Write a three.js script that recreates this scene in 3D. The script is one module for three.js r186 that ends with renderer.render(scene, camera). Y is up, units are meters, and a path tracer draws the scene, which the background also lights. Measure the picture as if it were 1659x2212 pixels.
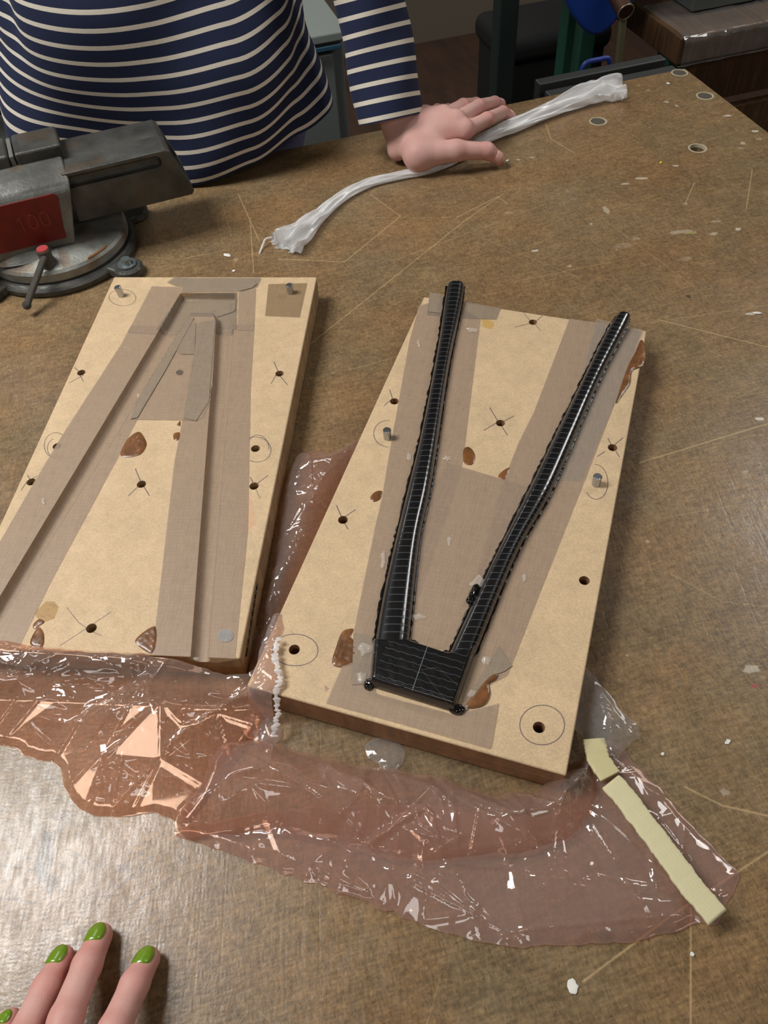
import * as THREE from 'three';
import { RoundedBoxGeometry } from 'three/addons/geometries/RoundedBoxGeometry.js';
import { mergeGeometries, mergeVertices, toCreasedNormals } from 'three/addons/utils/BufferGeometryUtils.js';
import { RectAreaLightUniformsLib } from 'three/addons/lights/RectAreaLightUniformsLib.js';
import { FontLoader } from 'three/addons/loaders/FontLoader.js';
import { TextGeometry } from 'three/addons/geometries/TextGeometry.js';
import { Brush, Evaluator, SUBTRACTION } from 'three-bvh-csg';

// ------------------------------------------------------------------ camera, light, exposure
const scene = new THREE.Scene();
const T = 0.9;                                   // height of the bench top
const F = 1740, PITCH = 0.89781, ROLL = -0.07977, CAMH = 0.527;
const camera = new THREE.PerspectiveCamera(2 * Math.atan(1106 / F) * 180 / Math.PI, 1659 / 2212, 0.02, 40);
camera.position.set(0, T + CAMH, 0);
camera.rotation.set(-PITCH, 0, ROLL);
const renderer = new THREE.WebGLRenderer({ antialias: true });
renderer.toneMapping = THREE.LinearToneMapping;
renderer.toneMappingExposure = 1.07;
renderer.shadowMap.enabled = true;
RectAreaLightUniformsLib.init();
scene.background = new THREE.Color(0x000000);
const CEIL = 2.75;
const LAMPS = [                                  // x, z, radiance
  [-1.30, -0.72, 21], [-1.0, -3.1, 7], [1.95, -1.7, 9], [-1.0, 2.0, 5], [1.9, 1.6, 5],
];
const LAMP_W = 1.2, LAMP_L = 0.6;

// ------------------------------------------------------------------ helpers
function rng(seed) { let s = seed >>> 0; return () => { s = (s + 0x6D2B79F5) >>> 0; let t = s; t = Math.imul(t ^ (t >>> 15), t | 1); t ^= t + Math.imul(t ^ (t >>> 7), t | 61); return ((t ^ (t >>> 14)) >>> 0) / 4294967296; }; }
function hash2(i, j) { let h = Math.imul(i, 374761393) + Math.imul(j, 668265263); h = Math.imul(h ^ (h >>> 13), 1274126177); return ((h ^ (h >>> 16)) >>> 0) / 4294967296; }
function vnoise(x, y) { const i = Math.floor(x), j = Math.floor(y); let u = x - i, v = y - j; u = u * u * (3 - 2 * u); v = v * v * (3 - 2 * v); const a = hash2(i, j), b = hash2(i + 1, j), c = hash2(i, j + 1), d = hash2(i + 1, j + 1); return a + (b - a) * u + (c - a) * v + (a - b - c + d) * u * v; }
function fbm(x, y, n = 4) { let s = 0, a = 0.5; for (let k = 0; k < n; k++) { s += a * vnoise(x, y); x = x * 2.03 + 17.1; y = y * 2.03 + 5.3; a *= 0.5; } return s / (1 - Math.pow(0.5, n)); }
const V = (x, y, z) => new THREE.Vector3(x, y, z);
const clamp = (x, a = 0, b = 1) => Math.min(b, Math.max(a, x));
const sstep = (a, b, x) => { const t = clamp((x - a) / (b - a)); return t * t * (3 - 2 * t); };
const camQ = new THREE.Quaternion().setFromEuler(new THREE.Euler(-PITCH, 0, ROLL));
// a place measured on the photograph: where its sight line meets the level h above the bench, or the upright plane z
function sight(px, py) { return V((px - 829.5) / F, -(py - 1106) / F, -1).applyQuaternion(camQ); }
function at(px, py, h = 0) { const d = sight(px, py); const t = (h - CAMH) / d.y; return V(d.x * t, T + h, d.z * t); }
function atZ(px, py, z) { const d = sight(px, py); const t = z / d.z; return V(d.x * t, T + CAMH + d.y * t, z); }

const counts = {};
function numbered(n) { const k = counts[n] = (counts[n] ?? -1) + 1; return k ? `${n}_${String(k).padStart(3, '0')}` : n; }
function mesh(name, geo, mat, parent) { const m = new THREE.Mesh(geo, mat); m.name = numbered(name); m.castShadow = m.receiveShadow = true; (parent || scene).add(m); return m; }
function group(name, p = V(0, 0, 0), turn = 0) { const g = new THREE.Group(); g.name = numbered(name); g.position.copy(p); g.rotation.y = turn; scene.add(g); return g; }
function tag(o, label, category, grp, kind) { o.userData.label = label; if (category) o.userData.category = category; if (grp) o.userData.group = grp; if (kind) o.userData.kind = kind; return o; }
function struct(name, geo, mat, label) { const m = mesh(name, geo, mat); m.userData.kind = 'structure'; if (label) m.userData.label = label; return m; }
const std = (o) => new THREE.MeshStandardMaterial(o);
const phys = (o) => new THREE.MeshPhysicalMaterial(o);
function box(w, h, d, x, y, z, r = 0) { const g = r ? new RoundedBoxGeometry(w, h, d, 3, r) : new THREE.BoxGeometry(w, h, d); return g.translate(x, y, z); }
function cyl(r0, r1, h, x, y, z, n = 32) { return new THREE.CylinderGeometry(r0, r1, h, n).translate(x, y, z); }
function rod(a, b, r0, r1 = r0, n = 16) { const d = b.clone().sub(a); const g = new THREE.CylinderGeometry(r1, r0, d.length(), n); g.applyQuaternion(new THREE.Quaternion().setFromUnitVectors(V(0, 1, 0), d.clone().normalize())); return g.translate((a.x + b.x) / 2, (a.y + b.y) / 2, (a.z + b.z) / 2); }
const plain = (g) => { const h = g.index ? g.toNonIndexed() : g.clone(); for (const k of Object.keys(h.attributes)) if (!['position', 'normal', 'uv'].includes(k)) h.deleteAttribute(k); if (!h.attributes.uv) h.setAttribute('uv', new THREE.BufferAttribute(new Float32Array(h.attributes.position.count * 2), 2)); return h; };
const merge = (...g) => mergeGeometries(g.map(plain));
function boxUV(g) {                              // uv in metres from the widest plane of each corner's face
  const p = g.attributes.position, n = g.attributes.normal, uv = new Float32Array(p.count * 2);
  for (let i = 0; i < p.count; i++) { const a = Math.abs(n.getX(i)), b = Math.abs(n.getY(i)), c = Math.abs(n.getZ(i)); if (b >= a && b >= c) { uv[2 * i] = p.getX(i); uv[2 * i + 1] = p.getZ(i); } else if (a >= c) { uv[2 * i] = p.getZ(i); uv[2 * i + 1] = p.getY(i); } else { uv[2 * i] = p.getX(i); uv[2 * i + 1] = p.getY(i); } }
  g.setAttribute('uv', new THREE.BufferAttribute(uv, 2)); return g;
}
function cut(geoA, list) { const ev = new Evaluator(); ev.attributes = ['position', 'normal', 'uv']; ev.useGroups = false; let a = new Brush(plain(geoA)); a.updateMatrixWorld(); for (const c of list) { const b = new Brush(plain(c)); b.updateMatrixWorld(); a = ev.evaluate(a, b, SUBTRACTION); } return a.geometry; }
function slab(pts, t, y, bevel = 0) {            // a flat piece with outline pts = [[x, z], ...] lying at height y
  const s = new THREE.Shape(pts.map(([x, z]) => new THREE.Vector2(x, -z)));
  const g = new THREE.ExtrudeGeometry(s, { depth: t - 2 * bevel, bevelEnabled: bevel > 0, bevelSize: bevel, bevelThickness: bevel, bevelOffset: -bevel, bevelSegments: 2, steps: 1 });
  return g.translate(0, 0, bevel).rotateX(-Math.PI / 2).translate(0, y, 0);
}
function texture(w, h, paint, { srgb = true, repeat } = {}) { const c = document.createElement('canvas'); c.width = w; c.height = h; const x = c.getContext('2d'); paint(x, w, h); const t = new THREE.CanvasTexture(c); if (srgb) t.colorSpace = THREE.SRGBColorSpace; t.wrapS = t.wrapT = THREE.RepeatWrapping; if (repeat) t.repeat.set(...repeat); return t; }
function pixels(w, h, f, opt) { return texture(w, h, (x) => { const im = x.createImageData(w, h), d = im.data; for (let j = 0, k = 0; j < h; j++) for (let i = 0; i < w; i++, k += 4) { const c = f(i / w, j / h, i, j); d[k] = c[0]; d[k + 1] = c[1]; d[k + 2] = c[2]; d[k + 3] = 255; } x.putImageData(im, 0, 0); }, opt); }

// signed distance to a polygon in the plane, negative inside, with the nearest point
function polyDist(poly, x, z) {
  let best = 1e9, bx = 0, bz = 0, inside = false;
  for (let i = 0, j = poly.length - 1; i < poly.length; j = i++) {
    const [ax, az] = poly[j], [cx, cz] = poly[i], ex = cx - ax, ez = cz - az;
    const t = clamp(((x - ax) * ex + (z - az) * ez) / (ex * ex + ez * ez + 1e-12)), qx = ax + ex * t, qz = az + ez * t, d = (x - qx) ** 2 + (z - qz) ** 2;
    if (d < best) { best = d; bx = qx; bz = qz; }
    if ((az > z) !== (cz > z) && x < ex * (z - az) / ez + ax) inside = !inside;
  }
  return [inside ? -Math.sqrt(best) : Math.sqrt(best), bx, bz];
}
function smoothPoly(poly, seg) {                 // a closed curve through the points
  const c = new THREE.CatmullRomCurve3(poly.map(([x, z]) => V(x, 0, z)), true, 'centripetal');
  return c.getPoints(seg).slice(0, -1).map((p) => [p.x, p.z]);
}
// a sheet over a polygon: height(x, z, depth inside the outline); the rim follows the outline itself
function sheet(poly, cell, heights, uvScale = 1) {
  let x0 = 1e9, x1 = -1e9, z0 = 1e9, z1 = -1e9; for (const [x, z] of poly) { x0 = Math.min(x0, x); x1 = Math.max(x1, x); z0 = Math.min(z0, z); z1 = Math.max(z1, z); }
  const nx = Math.ceil((x1 - x0) / cell) + 3, nz = Math.ceil((z1 - z0) / cell) + 3, P = [];
  for (let j = 0; j < nz; j++) for (let i = 0; i < nx; i++) {
    const x = x0 + (i - 1) * cell, z = z0 + (j - 1) * cell, [d, bx, bz] = polyDist(poly, x, z);
    P.push(d <= 0 ? [x, z, -d] : d < cell * 0.9 ? [bx, bz, 0] : null);
  }
  const parts = heights.map((hf, side) => {
    const pos = [], uv = [], idx = [], id = new Int32Array(P.length).fill(-1);
    const get = (k) => { if (id[k] < 0) { const [x, z, d] = P[k]; id[k] = pos.length / 3; pos.push(x, hf(x, z, d), z); uv.push(x * uvScale, z * uvScale); } return id[k]; };
    const tri = (a, b, c) => { if (P[a][2] + P[b][2] + P[c][2] > 0) side ? idx.push(get(a), get(c), get(b)) : idx.push(get(a), get(b), get(c)); };
    for (let j = 0; j < nz - 1; j++) for (let i = 0; i < nx - 1; i++) {
      const a = j * nx + i, b = a + 1, c = a + nx, e = c + 1, n = !!P[a] + !!P[b] + !!P[c] + !!P[e];
      if (n === 4) { if ((i + j) & 1) { tri(a, c, b); tri(b, c, e); } else { tri(a, c, e); tri(a, e, b); } }
      else if (n === 3) { if (!P[a]) tri(b, c, e); else if (!P[b]) tri(a, c, e); else if (!P[c]) tri(a, e, b); else tri(a, c, b); }
    }
    const g = new THREE.BufferGeometry(); g.setAttribute('position', new THREE.Float32BufferAttribute(pos, 3)); g.setAttribute('uv', new THREE.Float32BufferAttribute(uv, 2)); g.setIndex(idx); g.computeVertexNormals(); return g;
  });
  return parts.length > 1 ? mergeGeometries(parts) : parts[0];
}
// smooth surface of a distance function (surface nets), for bodies and hands
function nets(f, lo, hi, cell) {
  const n = [0, 1, 2].map((k) => Math.ceil((hi[k] - lo[k]) / cell) + 1), [nx, ny, nz] = n, S = new Float32Array(nx * ny * nz);
  let q = 0; for (let k = 0; k < nz; k++) for (let j = 0; j < ny; j++) for (let i = 0; i < nx; i++) S[q++] = f(lo[0] + i * cell, lo[1] + j * cell, lo[2] + k * cell);
  const id = new Int32Array(nx * ny * nz).fill(-1), pos = [], idx = [], at3 = (i, j, k) => i + nx * (j + ny * k);
  for (let k = 0; k < nz - 1; k++) for (let j = 0; j < ny - 1; j++) for (let i = 0; i < nx - 1; i++) {
    let m = 0, c = 0, sx = 0, sy = 0, sz = 0; const s = [];
    for (let v = 0; v < 8; v++) { const d = S[at3(i + (v & 1), j + ((v >> 1) & 1), k + (v >> 2))]; s.push(d); if (d < 0) m |= 1 << v; }
    if (m === 0 || m === 255) continue;
    for (let a = 0; a < 8; a++) for (let b = 1; b < 8; b <<= 1) if (!(a & b)) { const e = a | b; if ((s[a] < 0) !== (s[e] < 0)) { const t = s[a] / (s[a] - s[e]); sx += (a & 1) + (b === 1 ? t : 0); sy += ((a >> 1) & 1) + (b === 2 ? t : 0); sz += (a >> 2) + (b === 4 ? t : 0); c++; } }
    id[at3(i, j, k)] = pos.length / 3; pos.push(lo[0] + (i + sx / c) * cell, lo[1] + (j + sy / c) * cell, lo[2] + (k + sz / c) * cell);
  }
  const quad = (a, b, c, d, flip) => { if (a < 0 || b < 0 || c < 0 || d < 0) return; flip ? idx.push(a, c, b, a, d, c) : idx.push(a, b, c, a, c, d); };
  for (let k = 1; k < nz - 1; k++) for (let j = 1; j < ny - 1; j++) for (let i = 1; i < nx - 1; i++) {
    const s0 = S[at3(i, j, k)] < 0;
    if (s0 !== (S[at3(i + 1, j, k)] < 0)) quad(id[at3(i, j - 1, k - 1)], id[at3(i, j, k - 1)], id[at3(i, j, k)], id[at3(i, j - 1, k)], !s0);
    if (s0 !== (S[at3(i, j + 1, k)] < 0)) quad(id[at3(i - 1, j, k - 1)], id[at3(i - 1, j, k)], id[at3(i, j, k)], id[at3(i, j, k - 1)], !s0);
    if (s0 !== (S[at3(i, j, k + 1)] < 0)) quad(id[at3(i - 1, j - 1, k)], id[at3(i, j - 1, k)], id[at3(i, j, k)], id[at3(i - 1, j, k)], !s0);
  }
  const g = new THREE.BufferGeometry(); g.setAttribute('position', new THREE.Float32BufferAttribute(pos, 3)); g.setIndex(idx);
  const N = new Float32Array(pos.length), e = cell * 0.5;
  for (let i = 0; i < pos.length; i += 3) { const x = pos[i], y = pos[i + 1], z = pos[i + 2]; const v = V(f(x + e, y, z) - f(x - e, y, z), f(x, y + e, z) - f(x, y - e, z), f(x, y, z + e) - f(x, y, z - e)).normalize(); N[i] = v.x; N[i + 1] = v.y; N[i + 2] = v.z; }
  g.setAttribute('normal', new THREE.BufferAttribute(N, 3)); return g;
}
function bonesSDF(bones, k) {                    // bones [a, b, ra, rb] joined with a smooth minimum
  const B = bones.map(([a, b, ra, rb, kk]) => { const d = b.clone().sub(a); return [a.x, a.y, a.z, d.x, d.y, d.z, d.lengthSq() + 1e-9, ra, rb, kk ?? k]; });
  return (x, y, z) => { let r = 1e3; for (const [ax, ay, az, dx, dy, dz, l, ra, rb, kk] of B) { const px = x - ax, py = y - ay, pz = z - az, t = clamp((px * dx + py * dy + pz * dz) / l); const d = Math.hypot(px - dx * t, py - dy * t, pz - dz * t) - (ra + (rb - ra) * t); const h = clamp(0.5 + 0.5 * (r - d) / kk); r = r + (d - r) * h - kk * h * (1 - h); } return r; };
}
// a tube whose section is given point by point: ring(s, a) -> Vector3
function loft(ring, ns, na, closed = true) {
  const pos = [], uv = [], idx = [];
  for (let i = 0; i <= ns; i++) for (let j = 0; j <= na; j++) { const p = ring(i / ns, j / na); pos.push(p.x, p.y, p.z); uv.push(p.u ?? j / na, p.v ?? i / ns); }
  for (let i = 0; i < ns; i++) for (let j = 0; j < na; j++) { const a = i * (na + 1) + j, b = a + 1, c = a + na + 1, d = c + 1; idx.push(a, b, c, b, d, c); }
  const g = new THREE.BufferGeometry(); g.setAttribute('position', new THREE.Float32BufferAttribute(pos, 3)); g.setAttribute('uv', new THREE.Float32BufferAttribute(uv, 2)); g.setIndex(idx); g.computeVertexNormals();
  if (closed) { const n = g.attributes.normal; for (let i = 0; i <= ns; i++) { const a = i * (na + 1), b = a + na; const v = V(n.getX(a) + n.getX(b), n.getY(a) + n.getY(b), n.getZ(a) + n.getZ(b)).normalize(); n.setXYZ(a, v.x, v.y, v.z); n.setXYZ(b, v.x, v.y, v.z); } }
  return g;
}

// ------------------------------------------------------------------ room shell
const BU = V(-0.971, 0, 0.240), BV = V(0.240, 0, 0.971), BC = V(0.479, T, -1.1845);   // the bench's far right corner and its two edges
const BT = Math.atan2(0.240, 0.971);             // its turn
const bench2world = (u, v, y = T) => V(BC.x + BU.x * u + BV.x * v, y, BC.z + BU.z * u + BV.z * v);
const wallMat = std({ color: 0x6f6658, roughness: 0.9 });
const floorMat = std({ roughness: 0.8, map: pixels(512, 512, (u, v) => { const n = fbm(u * 40, v * 6, 4), b = Math.floor(v * 8); const k = 0.75 + 0.4 * n + 0.1 * (hash2(b, 3) - 0.5); return [66 * k, 43 * k, 28 * k]; }, { repeat: [1, 1] }) });
{
  const room = (name, geo, mat) => { const m = struct(name, geo, mat); m.rotation.y = BT; return m; };
  const W = 7.5, D = 7.5, cz = -0.2;
  const fl = room('floor', boxUV(box(W, 0.1, D, 0, -0.05, cz)), floorMat);
  room('ceiling', box(W, 0.1, D, 0, CEIL + 0.09, cz), std({ color: 0xd8d5cc, roughness: 0.9 }));
  room('wall_back', box(W, CEIL + 0.1, 0.1, 0, CEIL / 2 + 0.05, -3.5), wallMat);
  room('wall_front', box(W, CEIL + 0.1, 0.1, 0, CEIL / 2 + 0.05, cz + D / 2), wallMat);
  room('wall_left', box(0.1, CEIL + 0.1, D, -W / 2, CEIL / 2 + 0.05, cz), wallMat);
  room('wall_right', box(0.1, CEIL + 0.1, D, W / 2, CEIL / 2 + 0.05, cz), wallMat);
}
LAMPS.forEach(([x, z, power], i) => {
  const g = group('ceiling_light', V(x, CEIL, z));
  tag(g, ['rectangular ceiling light panel nearest above the left end of the bench', 'rectangular ceiling light panel above the floor behind the striped person', 'rectangular ceiling light panel above the bench with the blue vise', 'rectangular ceiling light panel behind the camera on the left', 'rectangular ceiling light panel behind the camera on the right'][i], 'light');
  mesh('frame', merge(box(LAMP_W + 0.06, 0.04, 0.03, 0, 0.02, LAMP_L / 2 + 0.015), box(LAMP_W + 0.06, 0.04, 0.03, 0, 0.02, -LAMP_L / 2 - 0.015), box(0.03, 0.04, LAMP_L, LAMP_W / 2 + 0.015, 0.02, 0), box(0.03, 0.04, LAMP_L, -LAMP_W / 2 - 0.015, 0.02, 0)), std({ color: 0xe8e8e6, roughness: 0.5 }), g);
  mesh('diffuser', box(LAMP_W, 0.012, LAMP_L, 0, 0.016, 0), std({ color: 0xffffff, emissive: new THREE.Color(1, 0.98, 0.95), emissiveIntensity: 0.8, roughness: 0.6 }), g);
  const l = new THREE.RectAreaLight(new THREE.Color(1, 0.985, 0.965), power, LAMP_W, LAMP_L);
  l.name = 'panel_glow'; l.position.set(0, 0.004, 0); l.rotation.x = -Math.PI / 2; l.castShadow = true; g.add(l);
});

// ------------------------------------------------------------------ workbench
const TX0 = -0.50, TX1 = 0.60, TZ0 = -1.27, TZ1 = 0.03;      // stretch of the bench top that its texture covers, world metres
const woodTex = (() => {
  const w = 2048, h = 2048, R = rng(11);
  const U = (x) => (x - TX0) / (TX1 - TX0) * w, W = (z) => (z - TZ0) / (TZ1 - TZ0) * h;
  return texture(w, h, (c) => {
    const im = c.createImageData(w, h), d = im.data;
    for (let j = 0, k = 0; j < h; j++) for (let i = 0; i < w; i++, k += 4) {
      const x = TX0 + (i + 0.5) / w * (TX1 - TX0), z = TZ0 + (j + 0.5) / h * (TZ1 - TZ0);
      const bx = x * 0.971 - z * 0.24, bz = x * 0.24 + z * 0.971;
      const grain = vnoise(bx * 180, bz * 950), weave = vnoise(bx * 900, bz * 300), big = fbm(bx * 7 + 3, bz * 9, 3), mid = fbm(bx * 45, bz * 60 + 9, 3);
      let v = 1 + 0.22 * (grain - 0.5) + 0.20 * (weave - 0.5) + 0.12 * (big - 0.5) + 0.15 * (mid - 0.5) + 0.18 * (hash2(i, j) - 0.5);
      const warm = 1 + 0.10 * (fbm(bx * 16 + 40, bz * 20, 2) - 0.5);
      if (hash2(i * 3 + 1, j * 7) > 0.9975) v *= 0.6;
      d[k] = 131 * v * warm; d[k + 1] = 107 * v; d[k + 2] = 76 * v / warm; d[k + 3] = 255;
    }
    c.putImageData(im, 0, 0);
    const line = (pts, wd, col) => { c.strokeStyle = col; c.lineWidth = wd; c.lineCap = 'round'; c.beginPath(); pts.forEach(([px, py], i) => { const p = at(px, py); i ? c.lineTo(U(p.x), W(p.z)) : c.moveTo(U(p.x), W(p.z)); }); c.stroke(); };
    // fine wear scratches all over
    for (let n = 0; n < 900; n++) { const x = R() * w, y = R() * h, a = R() < 0.6 ? -0.6 + R() * 0.7 : R() * 6.3, l = 6 + 90 * R() * R(); c.strokeStyle = R() < 0.7 ? `rgba(196,172,130,${0.08 + 0.2 * R()})` : `rgba(60,44,26,${0.1 + 0.2 * R()})`; c.lineWidth = 0.6 + R() * 0.9; c.beginPath(); c.moveTo(x, y); c.quadraticCurveTo(x + l * 0.5 * Math.cos(a) + 4 * R(), y + l * 0.5 * Math.sin(a), x + l * Math.cos(a), y + l * Math.sin(a)); c.stroke(); }
    const S = 'rgba(205,178,132,'; 
    [[[800, 420], [865, 467], [745, 565]], [[530, 855], [1000, 480], [1085, 420]], [[985, 470], [1075, 425], [1097, 440]], [[600, 560], [660, 562], [745, 566]], [[1180, 270], [1190, 300], [1243, 332]], [[1612, 452], [1625, 365]], [[1500, 395], [1480, 440]], [[1659, 915], [1380, 1000]], [[1659, 750], [1420, 690]], [[1480, 1700], [1560, 1740], [1659, 1762]], [[1260, 2120], [1440, 1985], [1659, 1840]], [[1492, 1960], [1492, 2212]], [[540, 470], [548, 590]], [[515, 420], [560, 520]], [[480, 440], [500, 510]], [[640, 440], [720, 520]], [[300, 555], [390, 560], [490, 540]], [[1010, 500], [1250, 600]], [[700, 470], [980, 470]], [[1300, 470], [1500, 620]], [[1380, 700], [1659, 660]], [[1100, 610], [1350, 560]], [[860, 560], [1180, 440]], [[1420, 1120], [1659, 1080]], [[1450, 1240], [1560, 1300], [1659, 1310]], [[690, 810], [790, 790], [860, 770]]].forEach((p, i) => line(p, i < 14 ? 2.0 : 1.2, S + (i < 14 ? 0.6 : 0.4) + ')'));
    [[[190, 1980], [330, 1850]], [[175, 1975], [290, 1870]], [[275, 1960], [370, 1895]], [[0, 1870], [75, 1880]], [[0, 1940], [78, 1950]], [[170, 1960], [215, 1905]]].forEach((p) => line(p, 1.6, 'rgba(70,56,40,0.55)'));
    // dried paint, glue and stains
    const blot = (px, py, rx, ry, col, n = 9) => { const p = at(px, py), s = (TX1 - TX0) / w; c.fillStyle = col; c.beginPath(); for (let k = 0; k < n; k++) { const a = k / n * 6.283, r = 0.55 + 0.6 * R(); const x = U(p.x) + Math.cos(a) * rx * r / 1700 / s, y = W(p.z) + Math.sin(a) * ry * r / 1500 / s; k ? c.lineTo(x, y) : c.moveTo(x, y); } c.closePath(); c.fill(); };
    const P = 'rgba(214,206,192,';
    [[1310, 455, 7, 12, 0.5], [1277, 484, 3, 3, 0.6], [1470, 500, 24, 6, 0.4], [1540, 505, 10, 4, 0.5], [1595, 495, 7, 4, 0.8], [1155, 541, 8, 2.5, 0.9], [1385, 385, 16, 4, 0.7], [1350, 397, 10, 3, 0.6], [1460, 358, 9, 3, 0.7], [1440, 220, 7, 5, 0.5], [1462, 228, 6, 4, 0.5], [1400, 195, 9, 4, 0.35], [1380, 185, 7, 2, 0.35], [1630, 283, 9, 4, 0.9], [1605, 310, 7, 6, 0.6], [1600, 320, 5, 3, 0.5], [1570, 250, 12, 3, 0.85], [1610, 1020, 6, 3, 0.3], [1625, 1445, 13, 5, 0.6], [1700, 640, 16, 5, 0.8], [1620, 678, 11, 3, 0.8], [1640, 905, 8, 3, 0.9], [1230, 575, 5, 2, 0.6], [1120, 345, 8, 2, 0.7], [1150, 340, 10, 2.5, 0.5], [1100, 460, 9, 3, 0.3], [1398, 1170, 4, 2, 0.5], [1565, 1710, 5, 4, 0.4], [640, 350, 8, 2, 0.4], [1480, 560, 14, 6, 0.25], [1345, 530, 20, 7, 0.2], [1590, 175, 5, 3, 0.6], [1640, 300, 8, 5, 0.35], [510, 560, 5, 6, 0.3], [1480, 440, 7, 3, 0.4], [1545, 478, 12, 3, 0.35], [1375, 515, 9, 5, 0.3], [920, 440, 8, 4, 0.15], [1240, 430, 10, 3, 0.2]].forEach(([x, y, rx, ry, a]) => blot(x, y, rx, ry, P + a + ')'));
    for (let n = 0; n < 130; n++) { const px = R() < 0.65 ? 1050 + 600 * R() : 300 + 1300 * R(), py = R() < 0.7 ? 180 + 420 * R() : 400 + 1700 * R(); blot(px, py, 0.5 + 2.4 * R() * R(), 0.4 + 1.4 * R() * R(), `rgba(${210 + 30 * R() | 0},${205 + 25 * R() | 0},${190 + 30 * R() | 0},${0.25 + 0.5 * R()})`, 6); }
    [[1487, 640, 5, 4], [1640, 1025, 2, 2], [1530, 620, 2, 2], [1450, 560, 2.5, 2]].forEach(([x, y, a, b]) => blot(x, y, a, b, 'rgba(58,48,36,0.7)'));
    blot(1490, 503, 16, 4, 'rgba(178,176,110,0.55)'); blot(1630, 1482, 5, 2.5, 'rgba(190,80,80,0.6)'); blot(95, 1850, 11, 24, 'rgba(86,74,58,0.8)', 14); blot(110, 1905, 6, 12, 'rgba(86,74,58,0.7)', 9); blot(265, 1875, 7, 3, 'rgba(80,60,44,0.7)'); blot(133, 1765, 6, 5, 'rgba(80,50,36,0.7)');
    for (let n = 0; n < 40; n++) blot(20 + 240 * R(), 700 + 330 * R(), 1 + 4 * R() * R(), 1 + 3 * R() * R(), `rgba(196,184,160,${0.12 + 0.25 * R()})`, 7);
  });
})();
woodTex.wrapS = woodTex.wrapT = THREE.MirroredRepeatWrapping;
const woodRough = pixels(1024, 1024, (u, v, i, j) => { const n = fbm(u * 7, v * 7, 3), s = vnoise(u * 500, v * 70), m = fbm(u * 90, v * 60, 3), k = 84 + 36 * (n - 0.5) + 30 * (s - 0.5) + 40 * (m - 0.5) + 24 * (hash2(i, j) - 0.5); return [k, k, k]; }, { srgb: false });
const woodBump = pixels(1024, 1024, (u, v, i, j) => { const k = 128 + 55 * (vnoise(u * 500, v * 150) - 0.5) + 60 * (vnoise(u * 150, v * 500) - 0.5) + 50 * (hash2(i, j) - 0.5) - 90 * Math.pow(vnoise(u * 320, v * 9), 8); return [k, k, k]; }, { srgb: false });
for (const t of [woodRough, woodBump]) { t.wrapS = t.wrapT = THREE.MirroredRepeatWrapping; t.repeat.set(1.9, 2.2); }
const benchMat = phys({ map: woodTex, roughnessMap: woodRough, roughness: 1, bumpMap: woodBump, bumpScale: 0.00022, specularIntensity: 1 });
const darkFrame = std({ color: 0x2b302c, roughness: 0.6 });
{
  const g = group('workbench', V(0, 0, 0));
  tag(g, 'wide brown workbench with a scratched paint-flecked top and round dog holes', 'workbench');
  const HOLES = [[1468, 157, 0], [1523, 207, 0], [1292, 262, 0], [1507, 320, 1], [1232, 205, 0]];
  const rH = 0.0098, top = [];
  const pts = [[0, 0], [1.6, 0], [1.6, 1.3], [0, 1.3]].map(([u, v]) => { const p = bench2world(u, v); return [p.x, p.z]; });
  let geo = slab(pts, 0.045, T - 0.045, 0.0015);
  geo = cut(geo, HOLES.map(([px, py]) => { const p = at(px, py); return cyl(rH, rH, 0.2, p.x, T, p.z, 40); }));
  { const p = geo.attributes.position, uv = geo.attributes.uv; for (let i = 0; i < p.count; i++) uv.setXY(i, (p.getX(i) - TX0) / (TX1 - TX0), 1 - (p.getZ(i) - TZ0) / (TZ1 - TZ0)); }
  mesh('bench_top', geo, benchMat, g);
  const rim = std({ color: 0xb3a88e, roughness: 0.8 }), plug = std({ color: 0x6d6557, roughness: 0.75, map: pixels(128, 128, (u, v) => { const k = 190 + 110 * (fbm(u * 14, v * 50, 3) - 0.5); return [k, k, k]; }) });
  HOLES.forEach(([px, py, open]) => {
    const p = at(px, py);
    const r = mesh('hole_rim', new THREE.LatheGeometry([[rH - 0.0005, -0.004], [rH - 0.0004, 0.0002], [rH + 0.0006, 0.00045], [rH + 0.0019, 0.0001]].map(([x, y]) => new THREE.Vector2(x, y)), 40), rim, g); r.position.copy(p);
    if (!open) { const m = mesh('hole_plug', cyl(rH - 0.0004, rH - 0.0004, 0.02, 0, -0.0106, 0, 36), plug, g); m.position.copy(p); }
  });
  for (const [u, v] of [[0.08, 0.1], [1.5, 0.1], [1.5, 1.2], [0.08, 1.2]]) { const p = bench2world(u, v); const m = mesh('leg', box(0.07, T - 0.13, 0.07, 0, (T - 0.13) / 2, 0, 0.004), darkFrame, g); m.position.set(p.x, 0, p.z); m.rotation.y = -BT + 0; m.rotation.y = BT; }
  const ap = std({ color: 0x5b432c, roughness: 0.7 });
  for (const v of [0.1, 1.2]) { const p = bench2world(0.8, v); const m = mesh('apron', box(1.36, 0.09, 0.03, 0, T - 0.0905, 0, 0.002), ap, g); m.position.set(p.x, 0, p.z); m.rotation.y = BT; }
}
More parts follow.
